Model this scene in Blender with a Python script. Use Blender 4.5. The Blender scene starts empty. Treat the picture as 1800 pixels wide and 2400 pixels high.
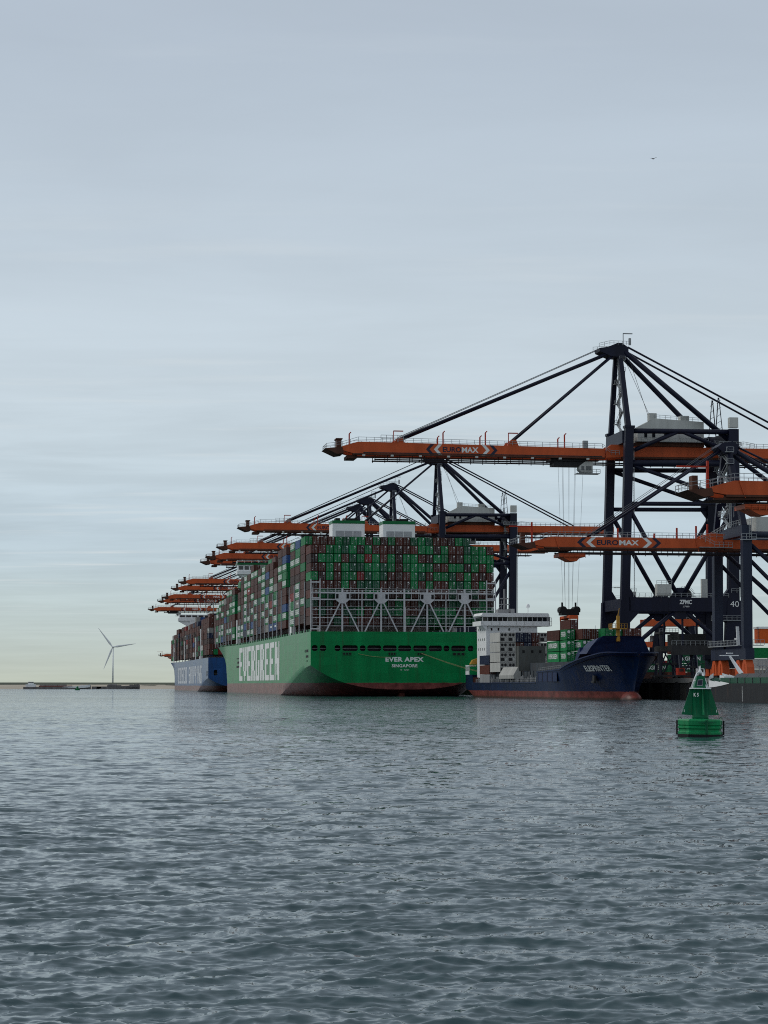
import bpy, math, random
import numpy as np
from mathutils import Vector, Matrix

R = math.radians
scene = bpy.context.scene
COL = scene.collection
random.seed(7)

# ------------------------------------------------------------------ camera, sky, sun, exposure
CAM_H = 3.75
cam_data = bpy.data.cameras.new("camera")
cam = bpy.data.objects.new("camera", cam_data)
COL.objects.link(cam)
cam.location = (0, 0, CAM_H)
cam.rotation_euler = (R(90) + math.atan(405.5 / 4846.0), 0, 0)
cam_data.sensor_fit = 'HORIZONTAL'
cam_data.sensor_width = 36.0
cam_data.lens = 36.0 * 4846.0 / 1800.0
cam_data.clip_start = 0.5
cam_data.clip_end = 60000
scene.camera = cam

scene.view_settings.view_transform = 'Standard'
scene.view_settings.look = 'None'
scene.view_settings.exposure = 0.06
scene.view_settings.gamma = 1.0
scene.cycles.use_denoising = False      # keep the fine grain of the water
scene.cycles.pixel_filter_type = 'BLACKMAN_HARRIS'
scene.cycles.filter_width = 1.05

SUN_AZ = R(-62)      # from +Y towards -X
SUN_EL = R(34)
world = bpy.data.worlds.new("World")
scene.world = world
world.use_nodes = True
def build_world():
    nt = world.node_tree
    nt.nodes.clear()
    N, L = nt.nodes.new, nt.links.new
    out = N('ShaderNodeOutputWorld')
    bg = N('ShaderNodeBackground')
    L(bg.outputs[0], out.inputs[0])
    bg.inputs[1].default_value = 1.0
    tc = N('ShaderNodeTexCoord')
    nrm = N('ShaderNodeVectorMath'); nrm.operation = 'NORMALIZE'
    L(tc.outputs['Generated'], nrm.inputs[0])
    sep = N('ShaderNodeSeparateXYZ'); L(nrm.outputs[0], sep.inputs[0])
    def math_(op, a, b=None):
        m = N('ShaderNodeMath'); m.operation = op
        for i, v in enumerate((a, b)):
            if v is None: continue
            if isinstance(v, (int, float)): m.inputs[i].default_value = v
            else: L(v, m.inputs[i])
        return m.outputs[0]
    z = math_('MAXIMUM', sep.outputs[2], 0.0)
    # overcast layer: colour by elevation
    ramp = N('ShaderNodeValToRGB')
    L(z, ramp.inputs[0])
    cr = ramp.color_ramp; cr.interpolation = 'B_SPLINE'
    stops = [(0, (0.515, 0.565, 0.485)), (0.006, (0.515, 0.571, 0.509)), (0.0155, (0.509, 0.584, 0.552)), (0.028, (0.509, 0.597, 0.597)), (0.045, (0.515, 0.617, 0.644)), (0.06, (0.509, 0.617, 0.687)), (0.078, (0.509, 0.617, 0.694)), (0.105, (0.565, 0.665, 0.730)), (0.143, (0.591, 0.680, 0.745)), (0.2, (0.558, 0.644, 0.716)), (0.31, (0.456, 0.533, 0.624)), (0.55, (0.468, 0.521, 0.597)), (1, (0.597, 0.631, 0.672))]
    cr.elements[0].position, cr.elements[0].color = stops[0][0], (*stops[0][1], 1)
    cr.elements[1].position, cr.elements[1].color = stops[-1][0], (*stops[-1][1], 1)
    for pos, c in stops[1:-1]:
        e = cr.elements.new(pos); e.color = (*c, 1)
    # cloud sheet: direction projected on a layer, so bands flatten towards the horizon
    zz = math_('ADD', z, 0.05)
    px = math_('DIVIDE', sep.outputs[0], zz)
    py = math_('DIVIDE', sep.outputs[1], zz)
    comb = N('ShaderNodeCombineXYZ'); L(px, comb.inputs[0]); L(py, comb.inputs[1])
    mp = N('ShaderNodeMapping'); L(comb.outputs[0], mp.inputs[0])
    mp.inputs['Rotation'].default_value = (0, 0, R(-6))
    mp.inputs['Scale'].default_value = (0.75, 1.6, 1.0)
    n1 = N('ShaderNodeTexNoise'); L(mp.outputs[0], n1.inputs['Vector'])
    n1.inputs['Scale'].default_value = 1.15; n1.inputs['Detail'].default_value = 7; n1.inputs['Roughness'].default_value = 0.58; n1.inputs['Distortion'].default_value = 0.35
    n2 = N('ShaderNodeTexNoise'); L(comb.outputs[0], n2.inputs['Vector'])
    n2.inputs['Scale'].default_value = 0.9; n2.inputs['Detail'].default_value = 6; n2.inputs['Roughness'].default_value = 0.55; n2.inputs['Distortion'].default_value = 0.4
    # contrast of the bands is largest in a belt low over the horizon
    mr = N('ShaderNodeMapRange'); L(n1.outputs['Fac'], mr.inputs[0])
    mr.inputs[1].default_value = 0.36; mr.inputs[2].default_value = 0.66; mr.interpolation_type = 'SMOOTHSTEP'
    belt = N('ShaderNodeValToRGB'); L(z, belt.inputs[0])
    b = belt.color_ramp
    b.elements[0].position, b.elements[0].color = 0.0, (0.05,) * 3 + (1,)
    b.elements[1].position, b.elements[1].color = 1.0, (0.12,) * 3 + (1,)
    for pos, v in ((0.02, 0.25), (0.06, 0.75), (0.11, 0.8), (0.16, 0.35), (0.25, 0.2)):
        e = b.elements.new(pos); e.color = (v, v, v, 1)
    amt = math_('MULTIPLY', math_('SUBTRACT', mr.outputs[0], 0.5), belt.outputs[0])
    gain = math_('ADD', math_('ADD', 1.0, math_('MULTIPLY', amt, 0.14)), math_('MULTIPLY', math_('SUBTRACT', n2.outputs['Fac'], 0.5), 0.22))
    sc = N('ShaderNodeVectorMath'); sc.operation = 'SCALE'
    L(ramp.outputs[0], sc.inputs[0]); L(gain, sc.inputs['Scale'])
    # thin bright streaks low in the sky
    mp3 = N('ShaderNodeMapping'); L(comb.outputs[0], mp3.inputs[0]); mp3.inputs['Rotation'].default_value = (0, 0, R(-9)); mp3.inputs['Scale'].default_value = (0.30, 1.5, 1.0); mp3.inputs['Location'].default_value = (0.3, 2.2, 0)
    n3 = N('ShaderNodeTexNoise'); L(mp3.outputs[0], n3.inputs['Vector']); n3.inputs['Scale'].default_value = 2.6; n3.inputs['Detail'].default_value = 5; n3.inputs['Roughness'].default_value = 0.5
    m3 = N('ShaderNodeMapRange'); L(n3.outputs['Fac'], m3.inputs[0]); m3.inputs[1].default_value = 0.56; m3.inputs[2].default_value = 0.74; m3.interpolation_type = 'SMOOTHSTEP'
    stf = math_('MULTIPLY', math_('MULTIPLY', m3.outputs[0], belt.outputs[0]), 0.75)
    mxs = N('ShaderNodeMix'); mxs.data_type = 'RGBA'; L(stf, mxs.inputs[0]); L(sc.outputs[0], mxs.inputs[6]); mxs.inputs[7].default_value = (0.70, 0.75, 0.77, 1)
    # clear sky behind the thin layer
    sky = N('ShaderNodeTexSky'); sky.sky_type = 'NISHITA'; sky.sun_disc = False
    sky.sun_elevation = SUN_EL; sky.sun_rotation = SUN_AZ
    s2 = N('ShaderNodeVectorMath'); s2.operation = 'SCALE'
    L(sky.outputs[0], s2.inputs[0]); s2.inputs['Scale'].default_value = 0.05
    mx = N('ShaderNodeMix'); mx.data_type = 'RGBA'
    mx.inputs[0].default_value = 0.10
    L(mxs.outputs[2], mx.inputs[6]); L(s2.outputs[0], mx.inputs[7])
    L(mx.outputs[2], bg.inputs[0])
build_world()

sun_data = bpy.data.lights.new("sun", 'SUN')
sun_data.energy = 1.1
sun_data.angle = R(22)
sun_data.color = (1.0, 0.95, 0.87)
sun = bpy.data.objects.new("sun", sun_data)
COL.objects.link(sun)
sd = Vector((math.sin(SUN_AZ) * math.cos(SUN_EL), math.cos(SUN_AZ) * math.cos(SUN_EL), math.sin(SUN_EL)))
sun.rotation_euler = sd.to_track_quat('Z', 'Y').to_euler()
sun.location = (-300, 300, 300)

# ------------------------------------------------------------------ materials
MATS = {}
def _nt(name):
    m = bpy.data.materials.new(name); m.use_nodes = True
    return m, m.node_tree, m.node_tree.nodes['Principled BSDF']
def paint(name, col, rough=0.5, var=0.25, scale=0.35, spec=0.2, streak=1.0, metallic=0.0, rnd=0.0, rust=0.0, bump=0.0):
    """painted steel: large blotches, vertical weather streaks, a little rust"""
    if name in MATS: return MATS[name]
    m, nt, b = _nt(name); N, L = nt.nodes.new, nt.links.new
    geo = N('ShaderNodeNewGeometry')
    mp = N('ShaderNodeMapping'); L(geo.outputs['Position'], mp.inputs[0])
    mp.inputs['Scale'].default_value = (1, 1, 0.18 if streak else 1)
    n = N('ShaderNodeTexNoise'); L(mp.outputs[0], n.inputs['Vector'])
    n.inputs['Scale'].default_value = scale; n.inputs['Detail'].default_value = 6; n.inputs['Roughness'].default_value = 0.62
    ramp = N('ShaderNodeValToRGB'); L(n.outputs['Fac'], ramp.inputs[0])
    lo = tuple(c * (1 - var) for c in col); hi = tuple(min(1, c * (1 + var)) for c in col)
    ramp.color_ramp.elements[0].position = 0.3; ramp.color_ramp.elements[0].color = (*lo, 1)
    ramp.color_ramp.elements[1].position = 0.72; ramp.color_ramp.elements[1].color = (*hi, 1)
    c = ramp.outputs[0]
    if rnd:
        oi = N('ShaderNodeObjectInfo')
        hs = N('ShaderNodeHueSaturation')
        mr = N('ShaderNodeMapRange'); L(oi.outputs['Random'], mr.inputs[0])
        mr.inputs[3].default_value = 1 - rnd; mr.inputs[4].default_value = 1 + rnd
        L(mr.outputs[0], hs.inputs['Value']); L(c, hs.inputs['Color']); c = hs.outputs[0]
    if rust:
        n3 = N('ShaderNodeTexNoise'); L(mp.outputs[0], n3.inputs['Vector'])
        n3.inputs['Scale'].default_value = scale * 3.1; n3.inputs['Detail'].default_value = 8
        mr = N('ShaderNodeMapRange'); L(n3.outputs['Fac'], mr.inputs[0])
        mr.inputs[1].default_value = 0.58; mr.inputs[2].default_value = 0.72; mr.inputs[4].default_value = rust
        mx = N('ShaderNodeMix'); mx.data_type = 'RGBA'; L(mr.outputs[0], mx.inputs[0]); L(c, mx.inputs[6])
        mx.inputs[7].default_value = (0.10, 0.045, 0.022, 1); c = mx.outputs[2]
    L(c, b.inputs['Base Color'])
    b.inputs['Roughness'].default_value = rough
    b.inputs['Specular IOR Level'].default_value = spec
    b.inputs['Metallic'].default_value = metallic
    MATS[name] = m
    return m

def hull_paint(name, top, boot, zline, rough=0.33, streak_amt=0.22, coat=0.12):
    """ship side: topside colour over a red boot-top below zline (height over the water), scuffs and run-off streaks"""
    m, nt, b = _nt(name); N, L = nt.nodes.new, nt.links.new
    geo = N('ShaderNodeNewGeometry'); sep = N('ShaderNodeSeparateXYZ'); L(geo.outputs['Position'], sep.inputs[0])
    mp = N('ShaderNodeMapping'); L(geo.outputs['Position'], mp.inputs[0]); mp.inputs['Scale'].default_value = (1, 1, 0.12)
    n = N('ShaderNodeTexNoise'); L(mp.outputs[0], n.inputs['Vector']); n.inputs['Scale'].default_value = 0.22; n.inputs['Detail'].default_value = 8; n.inputs['Roughness'].default_value = 0.65
    n2 = N('ShaderNodeTexNoise'); L(geo.outputs['Position'], n2.inputs['Vector']); n2.inputs['Scale'].default_value = 0.5; n2.inputs['Detail'].default_value = 7
    def shade(col, amt, noise):
        r = N('ShaderNodeValToRGB'); L(noise.outputs['Fac'], r.inputs[0])
        r.color_ramp.elements[0].position = 0.32; r.color_ramp.elements[0].color = (*[c * (1 - amt) for c in col], 1)
        r.color_ramp.elements[1].position = 0.68; r.color_ramp.elements[1].color = (*[min(1, c * (1 + amt)) for c in col], 1)
        return r.outputs[0]
    a = shade(top, streak_amt, n)
    r = shade(boot, 0.4, n2)
    add = N('ShaderNodeMath'); add.operation = 'MULTIPLY_ADD'; L(n2.outputs['Fac'], add.inputs[0]); add.inputs[1].default_value = 0.5; L(sep.outputs[2], add.inputs[2])
    gt = N('ShaderNodeMath'); gt.operation = 'GREATER_THAN'; L(add.outputs[0], gt.inputs[0]); gt.inputs[1].default_value = zline + 0.25
    mx = N('ShaderNodeMix'); mx.data_type = 'RGBA'; L(gt.outputs[0], mx.inputs[0]); L(r, mx.inputs[6]); L(a, mx.inputs[7])
    # rust and dirt running down from scuppers and welds
    mpr = N('ShaderNodeMapping'); L(geo.outputs['Position'], mpr.inputs[0]); mpr.inputs['Scale'].default_value = (1, 1, 0.05)
    nr = N('ShaderNodeTexNoise'); L(mpr.outputs[0], nr.inputs['Vector']); nr.inputs['Scale'].default_value = 0.85; nr.inputs['Detail'].default_value = 5
    rr_ = N('ShaderNodeMapRange'); L(nr.outputs['Fac'], rr_.inputs[0]); rr_.inputs[1].default_value = 0.56; rr_.inputs[2].default_value = 0.72; rr_.inputs[4].default_value = 0.38
    mxr = N('ShaderNodeMix'); mxr.data_type = 'RGBA'; L(rr_.outputs[0], mxr.inputs[0]); L(mx.outputs[2], mxr.inputs[6]); mxr.inputs[7].default_value = (0.05, 0.045, 0.03, 1)
    # plate rows: faint tone steps between strakes
    st_ = N('ShaderNodeTexBrick'); cb_ = N('ShaderNodeCombineXYZ'); ad_ = N('ShaderNodeMath'); ad_.operation = 'ADD'; L(sep.outputs[0], ad_.inputs[0]); L(sep.outputs[1], ad_.inputs[1])
    L(ad_.outputs[0], cb_.inputs[0]); L(sep.outputs[2], cb_.inputs[1]); L(cb_.outputs[0], st_.inputs['Vector'])
    st_.inputs['Scale'].default_value = 0.35; st_.inputs['Color1'].default_value = (0.86, 0.86, 0.86, 1); st_.inputs['Color2'].default_value = (1.06, 1.06, 1.06, 1); st_.inputs['Mortar'].default_value = (0.7, 0.7, 0.7, 1); st_.inputs['Mortar Size'].default_value = 0.012; st_.inputs['Brick Width'].default_value = 3.2; st_.inputs['Row Height'].default_value = 0.9
    mm_ = N('ShaderNodeMix'); mm_.data_type = 'RGBA'; mm_.blend_type = 'MULTIPLY'; mm_.inputs[0].default_value = 0.8; L(mxr.outputs[2], mm_.inputs[6]); L(st_.outputs['Color'], mm_.inputs[7]); mx = mm_
    # weed line at the water
    wet = N('ShaderNodeMapRange'); L(sep.outputs[2], wet.inputs[0]); wet.inputs[1].default_value = 0.25; wet.inputs[2].default_value = 0.7; wet.inputs[3].default_value = 0.75; wet.inputs[4].default_value = 0.0
    mx2 = N('ShaderNodeMix'); mx2.data_type = 'RGBA'; L(wet.outputs[0], mx2.inputs[0]); L(mx.outputs[2], mx2.inputs[6]); mx2.inputs[7].default_value = (0.02, 0.022, 0.014, 1)
    L(mx2.outputs[2], b.inputs['Base Color'])
    rr = N('ShaderNodeMapRange'); L(n.outputs['Fac'], rr.inputs[0]); rr.inputs[3].default_value = rough - 0.08; rr.inputs[4].default_value = rough + 0.12
    L(rr.outputs[0], b.inputs['Roughness'])
    # plate dents
    b.inputs['Specular IOR Level'].default_value = 0.10
    b.inputs['Coat Weight'].default_value = coat; b.inputs['Coat Roughness'].default_value = 0.28; b.inputs['Coat IOR'].default_value = 1.4
    bp = N('ShaderNodeBump'); L(n2.outputs['Fac'], bp.inputs['Height']); bp.inputs['Strength'].default_value = 0.12; bp.inputs['Distance'].default_value = 0.3
    L(bp.outputs[0], b.inputs['Normal'])
    MATS[name] = m
    return m

M_NAVY = paint('crane_navy', (0.008, 0.010, 0.026), 0.45, 0.3, rust=0.08)
M_NAVY2 = paint('crane_slate', (0.022, 0.029, 0.052), 0.5, 0.25)
M_ORANGE = paint('crane_orange', (0.52, 0.092, 0.026), 0.5, 0.18, rust=0.18)
M_RUST = paint('crane_walkway_rust', (0.085, 0.035, 0.022), 0.75, 0.35)
M_RAIL = paint('galvanised_rail', (0.30, 0.32, 0.33), 0.55, 0.2)
M_RACK = paint('rack_steel', (0.022, 0.018, 0.022), 0.6, 0.3)
M_WHITE = paint('white_paint', (0.82, 0.83, 0.83), 0.45, 0.06, rust=0.06)
M_HOUSE = paint('house_grey_white', (0.50, 0.51, 0.48), 0.55, 0.12, rust=0.16)
M_LETTER_W = paint('letter_white', (0.74, 0.76, 0.74), 0.5, 0.06)
M_LETTER_N = paint('letter_navy', (0.022, 0.022, 0.045), 0.5, 0.1)
M_BLACK = paint('black_rubber', (0.012, 0.012, 0.013), 0.7, 0.3)
M_DARKSTEEL = paint('dark_steel', (0.03, 0.03, 0.032), 0.6, 0.4)
M_GREY = paint('ship_grey', (0.27, 0.275, 0.28), 0.55, 0.15, rust=0.2)
M_ROPE = paint('wire_rope', (0.10, 0.11, 0.12), 0.6, 0.1)
M_MOOR = paint('mooring_rope', (0.30, 0.30, 0.14), 0.8, 0.2)
M_GLASS = paint('dark_glass', (0.012, 0.015, 0.018), 0.08, 0.1, spec=0.8)
M_YELLOW = paint('mast_yellow', (0.42, 0.23, 0.035), 0.5, 0.2, rust=0.3)
M_GREEN = paint('ship_green', (0.006, 0.14, 0.045), 0.38, 0.15)
M_CONCRETE = paint('quay_concrete', (0.16, 0.155, 0.145), 0.85, 0.3, scale=0.2)
M_QWALL = paint('quay_wall_wet', (0.035, 0.034, 0.03), 0.7, 0.5, scale=0.3, rust=0.3)
M_RED = paint('safety_red', (0.42, 0.035, 0.015), 0.5, 0.15)
# containers
CONT = {
 'brown': paint('container_brown', (0.088, 0.026, 0.018), 0.55, 0.22, scale=0.7, rnd=0.28, rust=0.3),
 'dark brown': paint('container_dark_brown', (0.050, 0.022, 0.018), 0.55, 0.22, scale=0.7, rnd=0.25, rust=0.2),
 'green': paint('container_green', (0.004, 0.185, 0.052), 0.5, 0.2, scale=0.7, rnd=0.25, rust=0.15),
 'dark green': paint('container_dark_green', (0.006, 0.085, 0.036), 0.5, 0.2, scale=0.7, rnd=0.2, rust=0.2),
 'red': paint('container_red', (0.23, 0.018, 0.018), 0.5, 0.2, scale=0.7, rnd=0.15, rust=0.2),
 'blue': paint('container_blue', (0.025, 0.075, 0.22), 0.5, 0.2, scale=0.7, rnd=0.15, rust=0.15),
 'navy': paint('container_navy', (0.014, 0.022, 0.055), 0.5, 0.2, scale=0.7, rnd=0.15, rust=0.15),
 'white': paint('container_white', (0.46, 0.455, 0.43), 0.5, 0.12, scale=0.7, rnd=0.08, rust=0.25),
 'grey': paint('container_grey', (0.26, 0.25, 0.23), 0.55, 0.15, scale=0.7, rnd=0.15, rust=0.25),
 'magenta': paint('container_magenta', (0.42, 0.02, 0.16), 0.5, 0.15, scale=0.7, rust=0.1),
 'orange': paint('container_orange', (0.45, 0.10, 0.02), 0.5, 0.15, scale=0.7, rust=0.1),
}

# ------------------------------------------------------------------ mesh helpers
class MB:
    """collects shapes into one mesh"""
    def __init__(s): s.v = []; s.f = []; s.m = []
    def add(s, vs, fs, m=0):
        o = len(s.v); s.v += [tuple(v) for v in vs]
        for f in fs: s.f.append(tuple(i + o for i in f)); s.m.append(m)
        return s
    def box(s, c, d, m=0, rz=0.0):
        x, y, z = d[0] / 2, d[1] / 2, d[2] / 2
        cs, sn = math.cos(rz), math.sin(rz)
        vs = [(c[0] + a * x * cs - b * y * sn, c[1] + a * x * sn + b * y * cs, c[2] + e * z) for e in (-1, 1) for a, b in ((-1, -1), (1, -1), (1, 1), (-1, 1))]
        return s.add(vs, [(0, 3, 2, 1), (4, 5, 6, 7), (0, 1, 5, 4), (1, 2, 6, 5), (2, 3, 7, 6), (3, 0, 4, 7)], m)
    def bb(s, x0, x1, y0, y1, z0, z1, m=0): return s.box(((x0 + x1) / 2, (y0 + y1) / 2, (z0 + z1) / 2), (x1 - x0, y1 - y0, z1 - z0), m)
    def beam(s, p, q, w, h, m=0, w2=None, h2=None):
        """rectangular bar from p to q; w across (horizontal), h the other way"""
        p, q = Vector(p), Vector(q); d = (q - p).normalized()
        side = d.cross(Vector((0, 0, 1)))
        if side.length < 0.05: side = Vector((1, 0, 0))
        side.normalize(); up = side.cross(d).normalized()
        w2 = w if w2 is None else w2; h2 = h if h2 is None else h2
        vs = [p + side * a * w / 2 + up * b * h / 2 for a, b in ((-1, -1), (1, -1), (1, 1), (-1, 1))] + [q + side * a * w2 / 2 + up * b * h2 / 2 for a, b in ((-1, -1), (1, -1), (1, 1), (-1, 1))]
        return s.add(vs, [(0, 3, 2, 1), (4, 5, 6, 7), (0, 1, 5, 4), (1, 2, 6, 5), (2, 3, 7, 6), (3, 0, 4, 7)], m)
    def tube(s, p, q, r, r2=None, n=8, m=0, cap=True):
        p, q = Vector(p), Vector(q); d = (q - p).normalized(); r2 = r if r2 is None else r2
        a = d.cross(Vector((0, 0, 1)))
        if a.length < 0.05: a = Vector((1, 0, 0))
        a.normalize(); b = d.cross(a)
        vs = []
        for c, rr in ((p, r), (q, r2)):
            for i in range(n):
                t = 2 * math.pi * i / n
                vs.append(c + a * math.cos(t) * rr + b * math.sin(t) * rr)
        fs = [(i, (i + 1) % n, n + (i + 1) % n, n + i) for i in range(n)]
        if cap: fs += [tuple(range(n - 1, -1, -1)), tuple(range(n, 2 * n))]
        return s.add(vs, fs, m)
    def prism(s, pts, y0, y1, m=0, plane='xz'):
        """polygon in xz (or yz / xy) pulled along the third axis"""
        n = len(pts)
        def P(a, b, c): return (a, c, b) if plane == 'xz' else (c, a, b) if plane == 'yz' else (a, b, c)
        vs = [P(a, b, y0) for a, b in pts] + [P(a, b, y1) for a, b in pts]
        fs = [tuple(range(n - 1, -1, -1)), tuple(range(n, 2 * n))] + [(i, (i + 1) % n, n + (i + 1) % n, n + i) for i in range(n)]
        return s.add(vs, fs, m)
    def lathe(s, prof, c=(0, 0, 0), n=24, m=0):
        k = len(prof); vs = []
        for r, z in prof:
            for i in range(n):
                t = 2 * math.pi * i / n; vs.append((c[0] + r * math.cos(t), c[1] + r * math.sin(t), c[2] + z))
        fs = [(j * n + i, j * n + (i + 1) % n, (j + 1) * n + (i + 1) % n, (j + 1) * n + i) for j in range(k - 1) for i in range(n)]
        fs += [tuple(range(n - 1, -1, -1)), tuple(range((k - 1) * n, k * n))]
        return s.add(vs, fs, m)
    def rail(s, pts, h=1.1, step=2.0, w=0.06, m=0, mid=True):
        for p, q in zip(pts[:-1], pts[1:]):
            p, q = Vector(p), Vector(q); n = max(1, int((q - p).length / step))
            for i in range(n + 1):
                c = p.lerp(q, i / n); s.beam(c, c + Vector((0, 0, h)), w, w, m)
            s.beam(p + Vector((0, 0, h)), q + Vector((0, 0, h)), w, w, m)
            if mid: s.beam(p + Vector((0, 0, h * .5)), q + Vector((0, 0, h * .5)), w * .8, w * .8, m)
        return s
    def mesh(s, name, mats, smooth=False):
        me = bpy.data.meshes.new(name)
        me.from_pydata([tuple(v) for v in s.v], [], s.f)
        for mt in (mats if isinstance(mats, (list, tuple)) else [mats]): me.materials.append(mt)
        me.polygons.foreach_set('material_index', s.m)
        if smooth: me.polygons.foreach_set('use_smooth', [True] * len(s.f))
        me.update()
        import bmesh
        bm = bmesh.new(); bm.from_mesh(me); bmesh.ops.recalc_face_normals(bm, faces=bm.faces); bm.to_mesh(me); bm.free()
        return me
    def build(s, name, mats, parent=None, smooth=False):
        o = bpy.data.objects.new(name, s.mesh(name, mats, smooth)); COL.objects.link(o)
        if parent is not None: o.parent = parent
        return o

def tag(o, label, cat, group=None, kind=None):
    if label: o['label'] = label
    if cat: o['category'] = cat
    if group: o['group'] = group
    if kind: o['kind'] = kind
    return o
def struct(o): o['kind'] = 'structure'; return o
def empty(name, loc=(0, 0, 0), rz=0.0):
    o = bpy.data.objects.new(name, None); COL.objects.link(o); o.empty_display_size = 1
    o.location = loc; o.rotation_euler = (0, 0, rz); return o
def copy_tree(o, parent=None):
    c = o.copy(); COL.objects.link(c); c.parent = parent
    for ch in list(o.children): copy_tree(ch, c)
    return c
def place(parent_loc, rz, p):
    cs, sn = math.cos(rz), math.sin(rz)
    return (parent_loc[0] + p[0] * cs - p[1] * sn, parent_loc[1] + p[0] * sn + p[1] * cs, parent_loc[2] + p[2])

_TXT = {}
def text_tris(body, bold=0.0, spacing=1.0):
    """outline of a word as (verts, faces), scaled to unit height and centred"""
    k = (body, bold, spacing)
    if k in _TXT: return _TXT[k]
    cu = bpy.data.curves.new('word', 'FONT'); cu.body = body; cu.offset = bold; cu.space_character = spacing
    cu.resolution_u = 3; cu.fill_mode = 'FRONT'
    ob = bpy.data.objects.new('word', cu); COL.objects.link(ob)
    bpy.context.view_layer.update()
    me = bpy.data.meshes.new_from_object(ob)
    vs = np.array([v.co[:] for v in me.vertices]) if len(me.vertices) else np.zeros((1, 3))
    fs = [tuple(p.vertices) for p in me.polygons]
    bpy.data.objects.remove(ob); bpy.data.curves.remove(cu); bpy.data.meshes.remove(me)
    lo, hi = vs.min(0), vs.max(0); sz = np.maximum(hi - lo, 1e-6)
    vs = (vs - (lo + hi) / 2) / sz
    _TXT[k] = (vs, fs); return _TXT[k]
def put_text(mb, body, c, right, up, w, h, m=0, bold=0.02, spacing=1.0):
    vs, fs = text_tris(body, bold, spacing)
    c, right, up = Vector(c), Vector(right), Vector(up)
    mb.add([c + right * (v[0] * w) + up * (v[1] * h) for v in vs], fs, m)
GLYPH = {  # heavy block capitals, 5 x 7
 'E': "11111 11000 11000 11110 11000 11000 11111", 'V': "11011 11011 11011 11011 11011 01110 00100", 'R': "11110 11011 11011 11110 11110 11011 11011",
 'G': "11111 11000 11000 11011 11011 11011 11111", 'N': "11001 11101 11101 11111 10111 10111 10011", 'A': "01110 11011 11011 11111 11011 11011 11011",
 'P': "11110 11011 11011 11110 11000 11000 11000", 'X': "11011 11011 01110 00100 01110 11011 11011", 'S': "11111 11000 11000 11111 00011 00011 11111",
 'I': "01100 01100 01100 01100 01100 01100 01100", 'O': "11111 11011 11011 11011 11011 11011 11111", 'C': "11111 11000 11000 11000 11000 11000 11111",
 'H': "11011 11011 11011 11111 11011 11011 11011", 'D': "11110 11011 11011 11011 11011 11011 11110", ' ': "00000 " * 7}
def put_block(mb, body, c, right, up, w, h, m=0, gap=1.0, wave=None):
    c, right, up = Vector(c), Vector(right), Vector(up)
    n = len(body); cols = n * 5 + (n - 1) * gap; cw = w / cols; ch = h / 7
    for i, g in enumerate(body):
        rows = GLYPH[g].split()
        for r in range(7):
            x = 0
            while x < 5:
                if rows[r][x] == '1':
                    x1 = x
                    while x1 < 5 and rows[r][x1] == '1': x1 += 1
                    a = (i * (5 + gap) + x) * cw - w / 2; b = (i * (5 + gap) + x1) * cw - w / 2
                    z1 = h / 2 - r * ch; z0 = z1 - ch
                    mb.add([c + right * a + up * z0, c + right * b + up * z0, c + right * b + up * z1, c + right * a + up * z1], [(0, 1, 2, 3)], m)
                    x = x1
                else: x += 1

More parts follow.
